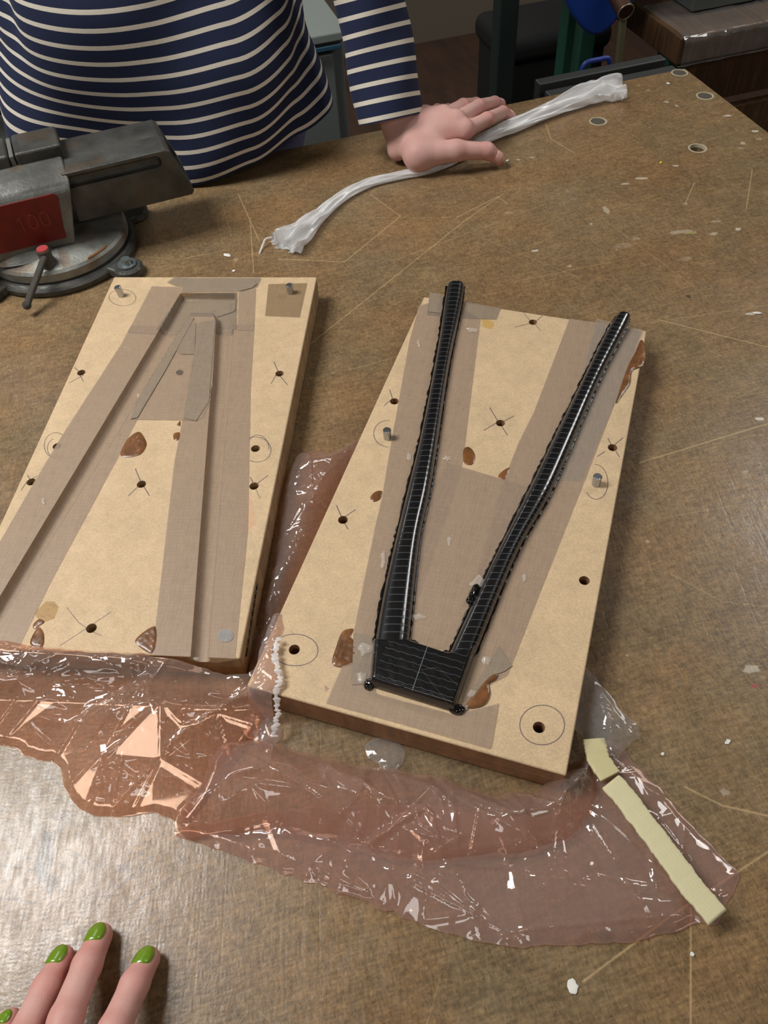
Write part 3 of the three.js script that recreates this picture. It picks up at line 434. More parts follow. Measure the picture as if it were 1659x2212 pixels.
// ------------------------------------------------------------------ the black V-shaped carbon part
{
  const g = group('carbon_fork', RB.g.position.clone(), RB.g.rotation.y); g.position.y += TB + 0.0007;
  tag(g, 'glossy black V-shaped carbon fibre part with pale cross threads lying on the right mould half', 'carbon part');
  const L = (x, y, h = TB) => RB.L(x, y, h);
  const cloth = (nx, ny, paint) => texture(nx, ny, (c, w, h) => { c.fillStyle = '#0b0c0e'; c.fillRect(0, 0, w, h); paint(c, w, h); });
  const GAP = 0.0062;
  const legTex = cloth(256, 128, (c, w, h) => {
    const R = rng(3); for (let k = 0; k < 700; k++) { c.fillStyle = `rgba(${30 + 20 * R() | 0},${34 + 20 * R() | 0},${40 + 20 * R() | 0},0.25)`; c.fillRect(R() * w, R() * h, 1, 6 + 20 * R()); }
    c.fillStyle = 'rgba(70,76,82,0.45)'; c.fillRect(w * 0.16, 0, w * 0.10, h); c.fillStyle = 'rgba(80,86,92,0.7)'; c.fillRect(w * 0.735, 0, w * 0.02, h);
    c.strokeStyle = 'rgba(120,126,130,0.85)'; c.lineWidth = 7; c.beginPath(); c.moveTo(w * 0.24, h * 0.5); c.lineTo(w * 0.74, h * 0.5); c.lineTo(w * 0.97, h * 0.62); c.stroke();
  });
  const lacq = { roughness: 0.3, clearcoat: 1, clearcoatRoughness: 0.09, specularIntensity: 0.9 };
  const legMat = phys({ map: legTex, ...lacq, side: THREE.DoubleSide });
  const bump = { bumpScale: 0.0003 };
  const leg = (lp, rp, hgt, tipUp, seed) => {
    const a = new THREE.CatmullRomCurve3(lp.map(([x, y]) => { const p = L(x, y); return V(p[0], 0, p[1]); })), b = new THREE.CatmullRomCurve3(rp.map(([x, y]) => { const p = L(x, y); return V(p[0], 0, p[1]); }));
    const len = a.getLength();
    const body = loft((s, k) => {
      const A = a.getPointAt(s), B = b.getPointAt(s), t = 2 * k - 1, cap = Math.min(1, Math.pow(s / 0.012 + 0.0001, 0.5)), w = 0.5 + 0.5 * cap;
      const flat = Math.pow(1 - Math.pow(Math.abs(t), 3.4), 1 / 1.55), wob = 1 + 0.010 * Math.sin(s * 40 + seed) + 0.004 * Math.sin(s * len / GAP * 6.283);
      const u = 0.5 + 0.5 * t * w, p = V(A.x + (B.x - A.x) * u, flat * hgt * cap * wob + tipUp * Math.pow(1 - s, 14), A.z + (B.z - A.z) * u);
      p.u = k; p.v = s * len / GAP; return p;
    }, 260, 32, false);
    mesh('leg', body, legMat, g);
    const R = rng(seed * 7 + 1);                    // ragged squeezed-out rim along both sides
    for (const [c, sgn] of [[a, -1], [b, 1]]) {
      const rim = loft((s, k) => { const p = c.getPointAt(0.01 + 0.985 * s), w = (sgn < 0 ? 0.0012 : 0.0006) * (0.5 + vnoise(s * 120 + seed, sgn + 3)), t = k * 6.283; return V(p.x + sgn * w * (0.3 + Math.cos(t)), 0.0005 + 0.0009 * Math.sin(t) * (0.6 + 0.6 * vnoise(s * 160, 8 + seed)) + tipUp * Math.pow(1 - s, 14), p.z); }, 220, 8);
      mesh('resin_rim', rim, phys({ color: 0x0a0b0c, roughness: 0.18, clearcoat: 1 }), g);
    }
  };
  leg([[967, 624], [962, 645], [946, 749], [905, 960], [876, 1078], [826, 1293], [808, 1400]], [[1004, 624], [1002, 645], [971, 799], [944, 980], [931, 1061], [909, 1166], [884, 1400]], 0.0086, 0.004, 1);
  leg([[1335, 688], [1319, 706], [1220, 900], [1133, 1078], [1051, 1242], [968, 1420]], [[1362, 692], [1357, 706], [1296, 825], [1226, 989], [1186, 1078], [1122, 1192], [1027, 1420]], 0.0086, 0.003, 2);
  // end block
  const poly = [[806, 1388], [884, 1390], [890, 1393], [966, 1418], [1032, 1400], [983, 1541], [798, 1484]].map(([x, y]) => L(x, y));
  const [o, e1] = [L(798, 1484), L(983, 1541)], ex = e1[0] - o[0], ez = e1[1] - o[1], el = Math.hypot(ex, ez);
  const blockGeo = sheet(poly, 0.0007, [(x, z, d) => { const t = Math.min(1, d / 0.0042); return 0.0092 * Math.pow(1 - Math.pow(1 - t, 2.2), 0.6) + 0.00025 * fbm(x * 300, z * 300, 2); }]);
  { const p = blockGeo.attributes.position, uv = blockGeo.attributes.uv; for (let i = 0; i < p.count; i++) { const dx = p.getX(i) - o[0], dz = p.getZ(i) - o[1]; uv.setXY(i, (dx * ex + dz * ez) / el / el, ((dx * ez - dz * ex) / el) / 0.045); } }
  const blockTex = cloth(1024, 512, (c, w, h) => {
    const R = rng(9); for (let k = 0; k < 2500; k++) { c.fillStyle = `rgba(${36 + 40 * R() | 0},${42 + 40 * R() | 0},${52 + 40 * R() | 0},0.16)`; c.fillRect(R() * w, R() * h, 2 + 10 * R(), 2); }
    for (let k = 0; k < 260; k++) { const x = 40 + 430 * R(), y = 130 + 250 * R(); c.fillStyle = `rgba(120,140,160,${0.04 + 0.10 * R()})`; c.fillRect(x, y, 4 + 14 * R(), 2 + 5 * R()); }
    for (let k = 0; k < 9; k++) { const y = h - 60 - k * h * GAP / 0.045 * 0.86; c.strokeStyle = `rgba(150,158,164,${0.5 + 0.2 * R()})`; c.lineWidth = 3.4; c.beginPath(); for (let x = 40; x < w - 30; x += 20) c.lineTo(x, y + 3 * Math.sin(x * 0.05 + k) + 4 * (R() - 0.5)); c.stroke(); }
    c.strokeStyle = 'rgba(176,188,196,0.85)'; c.lineWidth = 7; c.setLineDash([11, 4]); c.beginPath(); c.moveTo(w * 0.5, h * 0.95); c.lineTo(w * 0.49, h * 0.05); c.stroke(); c.setLineDash([]);
    c.strokeStyle = 'rgba(190,180,160,0.5)'; c.lineWidth = 2; c.beginPath(); c.moveTo(w * 0.9, h * 0.97); c.lineTo(w * 0.52, h * 0.6); c.lineTo(w * 0.68, h * 0.48); c.lineTo(w * 0.96, h * 0.68); c.stroke();
  });
  mesh('end_block', blockGeo, phys({ map: blockTex, ...lacq, side: THREE.DoubleSide }), g);
  // lumps of hardened resin
  const lump = (px, py, sx, sy, sz, seed) => { const q = L(px, py), geo = new THREE.IcosahedronGeometry(1, 4), p = geo.attributes.position; for (let i = 0; i < p.count; i++) { const x = p.getX(i), y = p.getY(i), z = p.getZ(i), r = 0.65 + 0.6 * fbm(x * 2.5 + seed * 3 + 9, z * 2.5 + y * 2 + 9, 3); p.setXYZ(i, x * sx * r, Math.max(-0.0003, y * sy * r), z * sz * r); } const m = mergeVertices(geo); m.computeVertexNormals(); const o2 = mesh('resin_lump', m, phys({ color: 0x0a0b0c, roughness: 0.16, clearcoat: 1 }), g); o2.position.set(q[0], 0.0004, q[1]); };
  lump(1024, 1288, 0.0042, 0.006, 0.0085, 1); lump(797, 1481, 0.0035, 0.004, 0.0045, 2); lump(986, 1534, 0.006, 0.004, 0.004, 3); lump(1016, 1300, 0.003, 0.004, 0.004, 4); lump(893, 1391, 0.0035, 0.0025, 0.0018, 5); lump(964, 1416, 0.003, 0.003, 0.003, 6);
  const clear = phys({ color: 0xffffff, transmission: 1, thickness: 0, roughness: 0.08, ior: 1.5 });
  { const q = L(1008, 632), geo = new THREE.IcosahedronGeometry(1, 3), p = geo.attributes.position; for (let i = 0; i < p.count; i++) { const x = p.getX(i), y = p.getY(i), z = p.getZ(i), r = 0.6 + 0.7 * fbm(x * 4 + 9, z * 4 + y * 3 + 9, 3); p.setXYZ(i, x * 0.003 * r, Math.abs(y) * 0.006 * r, z * 0.007 * r); } const m = mergeVertices(geo); m.computeVertexNormals(); const s = mesh('resin_shard', m, clear, g); s.position.set(q[0], 0.0002, q[1]); }
}

// ------------------------------------------------------------------ bench vise
{
  const VC = V(-0.350, T, -0.845), TURN = 18 * Math.PI / 180;
  const g = group('bench_vise', VC, TURN);
  tag(g, 'worn grey cast iron bench vise with red nameplate bolted to the bench at left', 'vise');
  const iron = (dark, seed, rust) => phys({ roughness: 0.5, metalness: 0.55, map: pixels(512, 512, (u, v, i, j) => { const k = dark * (0.72 + 0.56 * fbm(u * 8 + seed, v * 8, 5) + 0.14 * (hash2(i + seed, j) - 0.5)), r = rust * sstep(0.60, 0.74, fbm(u * 5 + seed * 3, v * 6 + 7, 4)); return [k * 118 * (1 - r) + r * 120, k * 119 * (1 - r) + r * 70, k * 114 * (1 - r) + r * 30]; }, { repeat: [6, 6] }), bumpMap: pixels(256, 256, (u, v, i, j) => { const k = 128 + 130 * (fbm(u * 30, v * 30, 3) - 0.5); return [k, k, k]; }, { srgb: false, repeat: [12, 12] }), bumpScale: 0.0005 });
  const cast = iron(1.0, 3, 0.35), castDark = iron(0.72, 8, 0.2), bright = iron(1.3, 21, 0.22);
  const lat = (pts, n = 72) => toCreasedNormals(new THREE.LatheGeometry(pts.map(([x, y]) => new THREE.Vector2(x, y)), n), 0.5);
  const flange = lat([[0.02, 0.0003], [0.086, 0.0003], [0.0885, 0.002], [0.089, 0.007], [0.087, 0.0105], [0.084, 0.0125], [0.02, 0.0125]]);
  const lug = (x, z) => { const d = Math.hypot(x, z); const s = lat([[0, 0.0003], [0.0155, 0.0003], [0.017, 0.003], [0.0165, 0.0095], [0.0145, 0.0115], [0, 0.0118]], 40).translate(x, 0, z); const b = new RoundedBoxGeometry(0.034, 0.0112, 0.03, 3, 0.003).translate(0, 0.0059, 0).rotateY(-Math.atan2(z, x)); return merge(s, b.translate(x * 0.86, 0, z * 0.86)); };
  const LX = 0.0660, LZ = 0.0790;
  mesh('base_flange', boxUV(merge(flange, lug(LX, LZ), lug(0.0935, -0.035), lug(-0.085, 0.055), lug(-0.06, -0.085))), castDark, g);
  mesh('swivel_base', boxUV(lat([[0.02, 0.0128], [0.080, 0.0128], [0.0815, 0.015], [0.0815, 0.0235], [0.079, 0.0265], [0.070, 0.029], [0.05, 0.034], [0.03, 0.038], [0.0, 0.039]])), bright, g);
  const hex = merge(new THREE.CylinderGeometry(0.0055, 0.0058, 0.006, 6).translate(0, 0.0165, 0));
  const zinc = std({ color: 0x9aa6a6, roughness: 0.35, metalness: 0.8 });
  const w = mesh('washer', lat([[0.003, 0.0119], [0.0100, 0.0119], [0.0104, 0.0125], [0.0100, 0.0137], [0.003, 0.0137]], 36), zinc, g); w.position.set(LX, 0, LZ);
  const bo = mesh('bolt', hex, zinc, g); bo.position.set(LX, 0, LZ);
  // body: one section pushed along the vise's axis
  const S1 = new THREE.Shape(); S1.moveTo(-0.046, 0.038); S1.lineTo(0.045, 0.030); S1.lineTo(0.049, 0.036); S1.lineTo(0.049, 0.092); S1.bezierCurveTo(0.048, 0.100, 0.036, 0.104, 0.022, 0.107); S1.lineTo(0.006, 0.1085); S1.lineTo(-0.044, 0.1085); S1.closePath();
  const along = (shape, a0, a1, bev) => new THREE.ExtrudeGeometry(shape, { depth: a1 - a0 - 2 * bev, bevelEnabled: true, bevelSize: bev, bevelThickness: bev, bevelOffset: -bev, bevelSegments: 3, curveSegments: 10 }).rotateY(-Math.PI / 2).translate(0, 0, 0).applyMatrix4(new THREE.Matrix4().makeScale(-1, 1, 1)).translate(a0 + bev, 0, 0);
  const fix = (geo) => { const n = geo.toNonIndexed ? plain(geo) : geo, p = n.attributes.position.array, q = n.attributes.normal.array; for (let i = 0; i < p.length; i += 9) for (let k = 0; k < 3; k++) { [p[i + 3 + k], p[i + 6 + k]] = [p[i + 6 + k], p[i + 3 + k]]; [q[i + 3 + k], q[i + 6 + k]] = [q[i + 6 + k], q[i + 3 + k]]; } return n; };
  { const b = boxUV(toCreasedNormals(fix(along(S1, -0.20, 0.038, 0.003)), 0.5)), p = b.attributes.position; for (let i = 0; i < p.count; i++) if (p.getX(i) > 0) p.setX(i, p.getX(i) - 0.26 * Math.max(0, 0.10 - p.getY(i))); mesh('vise_body', b, cast, g); }
  mesh('fixed_jaw', boxUV(box(0.048, 0.034, 0.047, 0.017, 0.1035, -0.0195, 0.003)), castDark, g);
  mesh('movable_jaw', boxUV(box(0.09, 0.034, 0.047, -0.0590, 0.1035, -0.0195, 0.003)), castDark, g);
  mesh('jaw_plate', box(0.0044, 0.012, 0.044, -0.0106, 0.1125, -0.0195, 0.0008), bright, g);
  mesh('neck', boxUV(lat([[0.0, 0.030], [0.062, 0.030], [0.058, 0.034], [0.050, 0.040], [0.046, 0.047], [0.0, 0.050]], 48).scale(1.15, 1, 0.95).translate(-0.03, 0, 0)), cast, g);
  // sliding bar, hollow, with a slanted end and a slot along its side
  const bar = new THREE.Shape(); bar.moveTo(0.028, 0.045); bar.lineTo(0.156, 0.045); bar.lineTo(0.159, 0.049); bar.lineTo(0.143, 0.098); bar.lineTo(0.139, 0.1005); bar.lineTo(0.028, 0.1005); bar.closePath();
  let barGeo = new THREE.ExtrudeGeometry(bar, { depth: 0.075, bevelEnabled: true, bevelSize: 0.002, bevelThickness: 0.002, bevelOffset: -0.002, bevelSegments: 2 }).translate(0, 0, -0.0405);
  barGeo = cut(barGeo, [new RoundedBoxGeometry(0.16, 0.0130, 0.02, 4, 0.006).translate(0.052, 0.0905, 0.0400), box(0.05, 0.034, 0.052, 0.160, 0.072, -0.003, 0.006)]);
  mesh('sliding_bar', boxUV(toCreasedNormals(barGeo, 0.4)).translate(0.004, 0.004, 0), castDark, g);
  const red = phys({ roughness: 0.42, map: pixels(256, 256, (u, v, i, j) => { const k = 0.8 + 0.4 * fbm(u * 9, v * 9, 4); return [112 * k, 14 * k, 15 * k]; }, { repeat: [8, 8] }) });
  const plate = new THREE.Shape(); { const x0 = -0.185, x1 = 0.021, y0 = 0.044, y1 = 0.0935, r = 0.006; plate.moveTo(x0, y0); plate.lineTo(x1 - 0.007, y0); plate.lineTo(x1 - 0.006, y0 + 0.012); plate.lineTo(x1, y1 - r); plate.quadraticCurveTo(x1, y1, x1 - r, y1); plate.lineTo(x0, y1); plate.closePath(); }
  mesh('nameplate', boxUV(new THREE.ExtrudeGeometry(plate, { depth: 0.0008, bevelEnabled: true, bevelSize: 0.0006, bevelThickness: 0.0005, bevelSegments: 2 }).translate(0, 0, 0.0488)), red, g);
  const font = await new FontLoader().loadAsync('fonts/droid/droid_sans_regular.typeface.json');
  mesh('raised_number', new TextGeometry('100', { font, size: 0.016, depth: 0.0006, curveSegments: 6, bevelEnabled: true, bevelSize: 0.0002, bevelThickness: 0.0003 }).translate(-0.030, 0.062, 0.0500), phys({ color: 0x7d2522, roughness: 0.4 }), g);
  // lock bolt and its bar
  const steel = iron(0.75, 31, 0.5);
  const X = -0.0125, Z = 0.0665;
  mesh('lock_bolt', lat([[0, 0.026], [0.0095, 0.026], [0.0085, 0.032], [0.0072, 0.036], [0.0072, 0.0455], [0.0062, 0.047], [0, 0.0472]], 28).translate(X, 0, Z), steel, g);
  mesh('bolt_cap_paint', cyl(0.006, 0.0064, 0.0012, X, 0.0474, Z, 24), phys({ color: 0xb04040, roughness: 0.55 }), g);
  mesh('lock_lever', merge(rod(V(X, 0.041, Z + 0.004), V(X - 0.034, 0.0125, Z + 0.040), 0.0036), new THREE.SphereGeometry(0.0048, 16, 12).translate(X - 0.034, 0.0125, Z + 0.040)), steel, g);
  for (const [x, z] of [[0.05, 0.05]]) mesh('rust_patch', sheet(smoothPoly([[0.028, 0.0735], [0.04, 0.068], [0.052, 0.058], [0.05, 0.054], [0.036, 0.064]], 24), 0.0012, [(x2, z2, d) => { const r = Math.hypot(x2, z2); return r > 0.0815 ? 0.02 : 0.0272 + 0.0002; }]), phys({ color: 0x7a4a1c, roughness: 0.9 }), g);
}

// ------------------------------------------------------------------ vacuum bagging film
function onBoard(fr, x, z) { const p = fr.g.worldToLocal(V(x, T, z)), dx = Math.abs(p.x) - BWID / 2, dz = Math.abs(p.z) - BLEN / 2; return Math.hypot(Math.max(dx, 0), Math.max(dz, 0)) + Math.min(0, Math.max(dx, dz)); }
function boardRise(fr, x, z, edge = 0.014) { const d = onBoard(fr, x, z); return (TB + 0.0012) * (1 - sstep(0.0012, edge, d)); }
function crumple(seed, size) {                    // folds with sharp creases, 0..1
  const R = rng(seed), set = [];
  for (let o = 0; o < 4; o++) for (let k = 0; k < 2; k++) { const a = R() * 6.283; set.push([Math.cos(a) / size * Math.pow(1.75, o), Math.sin(a) / size * Math.pow(1.75, o), R() * 9, Math.pow(0.55, o), R() * 20]); }
  const total = set.reduce((s, e) => s + e[3], 0);
  return (x, z) => { const wx = x + 0.35 * size * (fbm(x / size * 0.9 + seed, z / size * 0.9, 2) - 0.5), wz = z + 0.35 * size * (fbm(x / size * 0.9, z / size * 0.9 + seed + 9, 2) - 0.5); let s = 0; for (const [a, b, c, w, q] of set) { let t = wx * a + wz * b + c; t = Math.abs(t - Math.floor(t) - 0.5) * 2; const m = 0.35 + 0.65 * sstep(0.25, 0.7, vnoise(x / size * 0.7 + q, z / size * 0.7 - q)); s += w * (0.5 + (t - 0.5) * m); } return s / total; };
}
function facets(seed, size, dir = 0, stretch = 1) {  // creased film: flat facets between sharp folds -> [height 0..1, closeness to a fold 0..1]
  const ca = Math.cos(dir), sa = Math.sin(dir), P = (i, j) => [i + 0.8 * (hash2(i * 7 + seed, j * 13 + 1) - 0.5), j + 0.8 * (hash2(i * 11 + 3, j * 5 + seed) - 0.5)], H = (i, j) => hash2(i * 17 + seed * 3, j * 29 + 5);
  const E = (i, j, k, l) => hash2((i + k) * 31 + seed, (j + l) * 37 + 7 * (i - k) * (j - l));
  return (x, z) => {
    const u = (x * ca + z * sa) / size / stretch, v = (-x * sa + z * ca) / size, I = Math.floor(u), J = Math.floor(v);
    for (let q = 0; q < 9; q++) {
      const i = I + (q % 3 === 0 ? 0 : q % 3 === 1 ? -1 : 1), j = J + (q < 3 ? 0 : q < 6 ? -1 : 1), flip = hash2(i + seed, j * 3) > 0.5;
      const tris = flip ? [[i, j, i + 1, j, i + 1, j + 1], [i, j, i + 1, j + 1, i, j + 1]] : [[i, j, i + 1, j, i, j + 1], [i + 1, j, i + 1, j + 1, i, j + 1]];
      for (const t of tris) {
        const A = P(t[0], t[1]), B = P(t[2], t[3]), C = P(t[4], t[5]), D = (B[0] - A[0]) * (C[1] - A[1]) - (C[0] - A[0]) * (B[1] - A[1]);
        const b = ((u - A[0]) * (C[1] - A[1]) - (C[0] - A[0]) * (v - A[1])) / D, c = ((B[0] - A[0]) * (v - A[1]) - (u - A[0]) * (B[1] - A[1])) / D, a = 1 - b - c;
        if (a < -1e-6 || b < -1e-6 || c < -1e-6) continue;
        const aD = Math.abs(D), da = a * aD / Math.hypot(C[0] - B[0], C[1] - B[1]), db = b * aD / Math.hypot(C[0] - A[0], C[1] - A[1]), dc = c * aD / Math.hypot(B[0] - A[0], B[1] - A[1]);
        const w = 0.0016 / size, e = Math.max(E(t[2], t[3], t[4], t[5]) > 0.3 ? 1 - da / w : 0, E(t[0], t[1], t[4], t[5]) > 0.3 ? 1 - db / w : 0, E(t[0], t[1], t[2], t[3]) > 0.3 ? 1 - dc / w : 0, 0);
        return [a * H(t[0], t[1]) + b * H(t[2], t[3]) + c * H(t[4], t[5]), e];
      }
    }
    return [0.5, 0];
  };
}
const filmMat = (color, t, rough) => phys({ color, transmission: t, thickness: 0, roughness: rough, ior: 1.55, side: THREE.DoubleSide, specularIntensity: 1 });
const FILM = filmMat(new THREE.Color(0.93, 0.79, 0.71), 0.90, 0.035), FILM_DEEP = filmMat(new THREE.Color(0.92, 0.76, 0.65), 0.90, 0.035), FILM_PALE = filmMat(new THREE.Color(0.93, 0.80, 0.73), 0.89, 0.035), CLEAR = filmMat(new THREE.Color(0.95, 0.95, 0.95), 0.93, 0.06);
const bag = group('vacuum_bag', V(0, 0, 0));
tag(bag, 'crumpled translucent pink vacuum bagging film with yellow sealant strip around the two mould halves', 'plastic film');
function film(outline, { h = 0.004, loft = 0.02, size = 0.04, seed = 1, mat = FILM, rise = [], cell = 0.0012, soft = 0.018, parent = bag, name = 'film_fold', smooth = 120, lift = 0.0008, tuck = null, ridge = 0.0013, dir = 0.6, stretch = 1.8, belly = 0.35 }) {
  const raw = outline.map(([x, y, hh]) => { const p = at(x, y, hh ?? h); return [p.x, p.z]; });
  const poly = smoothPoly(raw, smooth).map(([x, z]) => [x + 0.004 * (vnoise(x * 150 + seed, z * 150) - 0.5), z + 0.004 * (vnoise(x * 150, z * 150 + seed) - 0.5)]), A = facets(seed, size, dir, stretch), B = facets(seed + 40, size * 0.42, dir + 0.5, stretch * 1.1), C = facets(seed + 80, size * 0.8, dir - 0.6, stretch), D = facets(seed + 120, size * 0.3, dir + 1.1, 2.2);
  const base = (x, z) => { let b = lift; for (const [fr, e] of rise) b = Math.max(b, boardRise(fr, x, z, e)); return b; };
  const under = (x, z) => (tuck ? sstep(0.0, 0.02, onBoard(tuck, x, z)) * (onBoard(tuck, x, z) < 0.001 ? 0 : 1) : 1);
  const top = (x, z, d) => { const f = 1 - Math.exp(-d / soft), [a, e] = A(x, z), [b, g] = B(x, z), [c, q] = D(x, z), r = sstep(0, 0.004, d), crisp = sstep(0.42, 0.62, vnoise(x * 22 + seed, z * 22)); return T + base(x, z) + 0.0006 + (loft * f * (belly + 1.1 * a + 0.42 * b + 0.20 * crisp * c) + r * ridge * (e + 0.7 * g + 0.5 * crisp * q)) * under(x, z); };
  const bot = (x, z, d) => { const [c, e] = C(x, z), r = sstep(0, 0.006, d); return T + base(x, z) + 0.0001 + r * (0.0045 * c + ridge * 0.6 * e) * under(x, z); };
  return mesh(name, sheet(poly, cell, [top, (x, z, d) => Math.min(bot(x, z, d), top(x, z, d) - 0.0003)]), mat, parent);
}
film([[-90, 1392, 0.03], [150, 1400, 0.03], [330, 1415, 0.03], [440, 1436, 0.03], [520, 1446, 0.028], [575, 1440, 0.025], [590, 1500, 0.02], [560, 1570], [500, 1640], [440, 1720], [395, 1775], [340, 1748], [290, 1752], [230, 1758], [165, 1735], [128, 1690], [112, 1642], [60, 1626], [0, 1602], [-90, 1585]], { h: 0.008, loft: 0.030, size: 0.033, seed: 4, mat: FILM_DEEP, rise: [[LB, 0.03]], soft: 0.022, dir: -0.55, stretch: 2.2 });
film([[470, 1600, 0.012], [560, 1588, 0.012], [640, 1612, 0.012], [760, 1640, 0.012], [870, 1655, 0.012], [960, 1672, 0.012], [1050, 1692, 0.02], [1130, 1690, 0.024], [1200, 1662, 0.024], [1258, 1632, 0.024], [1284, 1600, 0.024], [1290, 1680, 0.02], [1270, 1760, 0.014], [1225, 1812], [1150, 1836], [1050, 1852], [900, 1858], [760, 1832], [620, 1800], [480, 1800], [392, 1806, 0.006], [372, 1780], [420, 1700]], { h: 0.010, loft: 0.024, size: 0.040, seed: 12, mat: FILM, rise: [], soft: 0.014, lift: 0.004, dir: 0.15, stretch: 2.0, ridge: 0.0019 });
film([[375, 1800], [470, 1770], [700, 1740], [950, 1740], [1180, 1760], [1275, 1690], [1290, 1600], [1335, 1610], [1380, 1650], [1440, 1715], [1505, 1790], [1560, 1845], [1598, 1890], [1575, 1945], [1548, 1990], [1500, 2000], [1440, 2014], [1340, 2034], [1230, 2045], [1150, 2047], [1070, 2042], [990, 2022], [900, 1990], [820, 1962], [740, 1930], [650, 1900], [560, 1868], [470, 1835], [405, 1812]], { h: 0.002, loft: 0.015, size: 0.048, seed: 23, mat: FILM_PALE, soft: 0.02, smooth: 200, dir: 0.5, stretch: 1.7, ridge: 0.0010, belly: 0.15 });
film([[772, 940, 0.006], [722, 972, 0.006], [640, 982, 0.006], [622, 1020], [600, 1130], [580, 1250], [560, 1370], [540, 1430], [548, 1470], [580, 1480], [620, 1400], [660, 1340], [720, 1230], [790, 1080], [830, 1000]], { h: 0.002, loft: 0.016, size: 0.03, dir: -1.2, seed: 31, mat: FILM, soft: 0.008, tuck: RB, lift: 0.0003, smooth: 100 });
film([[575, 1335, 0.029], [608, 1322, 0.029], [604, 1380, 0.029], [597, 1430, 0.03], [606, 1470, 0.028], [592, 1520, 0.02], [600, 1590, 0.012], [560, 1600, 0.012], [520, 1560, 0.014], [545, 1480, 0.022], [560, 1420, 0.028]], { h: 0.02, loft: 0.0035, size: 0.02, dir: -1.2, seed: 41, mat: filmMat(new THREE.Color(0.94, 0.86, 0.82), 0.88, 0.08), rise: [[RB, 0.012]], soft: 0.006, cell: 0.0011, smooth: 80 });
{
  const c = group('clear_film_scrap', V(0, 0, 0));
  tag(c, 'colourless crinkled plastic film sticking out beside the lower right corner of the right mould half', 'plastic film');
  film([[1258, 1440], [1280, 1450], [1312, 1492], [1350, 1540], [1385, 1566], [1372, 1598], [1345, 1622], [1322, 1652], [1300, 1640], [1262, 1592], [1235, 1560]], { h: 0.008, loft: 0.014, size: 0.026, dir: 0.7, seed: 52, mat: CLEAR, soft: 0.008, cell: 0.0012, parent: c, name: 'film_sheet', tuck: RB, smooth: 70, lift: 0.006 });
  film([[800, 1600, 0.002], [850, 1592, 0.002], [878, 1640, 0.002], [840, 1660, 0.002], [790, 1625, 0.002]], { h: 0.002, loft: 0.006, size: 0.016, seed: 57, mat: CLEAR, soft: 0.006, cell: 0.0012, parent: c, name: 'film_sheet', tuck: RB, smooth: 40 });
}
{ // ragged white edge where the film has been torn off
  const pts = [[602, 1378, 0.030], [596, 1410, 0.0305], [600, 1440, 0.031], [604, 1470, 0.030], [596, 1500, 0.026], [600, 1535, 0.018], [596, 1565, 0.012], [592, 1592, 0.006]].map(([x, y, h]) => at(x, y, h + 0.002)), c = new THREE.CatmullRomCurve3(pts);
  mesh('torn_edge', loft((s, a) => { const p = c.getPointAt(s), t = a * 6.283, w = 0.0021 * (0.4 + 1.1 * vnoise(s * 60, 3)); return V(p.x + w * Math.cos(t) + 0.002 * (vnoise(s * 34, 9) - 0.5), p.y + 0.0005 * Math.sin(t) + 0.0015 * vnoise(s * 25, 7), p.z + 0.2 * w * Math.sin(t)); }, 160, 10), phys({ color: 0xf1ece8, transmission: 0.4, thickness: 0, roughness: 0.3, side: THREE.DoubleSide }), bag);
}
{ // sealant strip along the flat end of the bag
  const putty = phys({ roughness: 0.62, map: pixels(256, 256, (u, v, i, j) => { const k = 0.93 + 0.14 * fbm(u * 14, v * 14, 4); return [214 * k, 206 * k, 164 * k]; }, { repeat: [20, 20] }) });
  const strip = (pts, seed, y) => { const c = new THREE.CatmullRomCurve3(pts.map(([x, yy]) => at(x, yy, 0.012))), wid = 0.0072; return loft((s, a) => { const p = c.getPointAt(s), q = c.getTangentAt(s), nx = -q.z, nz = q.x, t = a * 6.283, w = wid * (0.94 + 0.12 * vnoise(s * 16 + seed, t > 1.57 && t < 4.7 ? 1 : 5) + 0.08 * vnoise(s * 60, seed)), e = 0.5; const cu = Math.sign(Math.cos(t)) * Math.pow(Math.abs(Math.cos(t)), e), su = Math.sign(Math.sin(t)) * Math.pow(Math.abs(Math.sin(t)), e); const end = Math.min(1, Math.pow(Math.min(s, 1 - s) / 0.012 + 0.001, 0.5)); return V(p.x + nx * w * cu * (0.9 + 0.1 * end), y + 0.0016 * su * end + 0.0008 * (fbm(p.x * 90 + seed, p.z * 90, 3) - 0.5), p.z + nz * w * cu * (0.9 + 0.1 * end)); }, 140, 24); };
  const y = T + 0.0145;
  mesh('sealant_strip', strip([[1316, 1692], [1350, 1730], [1400, 1795], [1450, 1862], [1500, 1928], [1548, 1985]], 1, y), putty, bag);
  mesh('sealant_strip', strip([[1282, 1598], [1292, 1640], [1318, 1680]], 5, y - 0.001), phys({ color: 0xc9bf90, roughness: 0.5 }), bag);
}

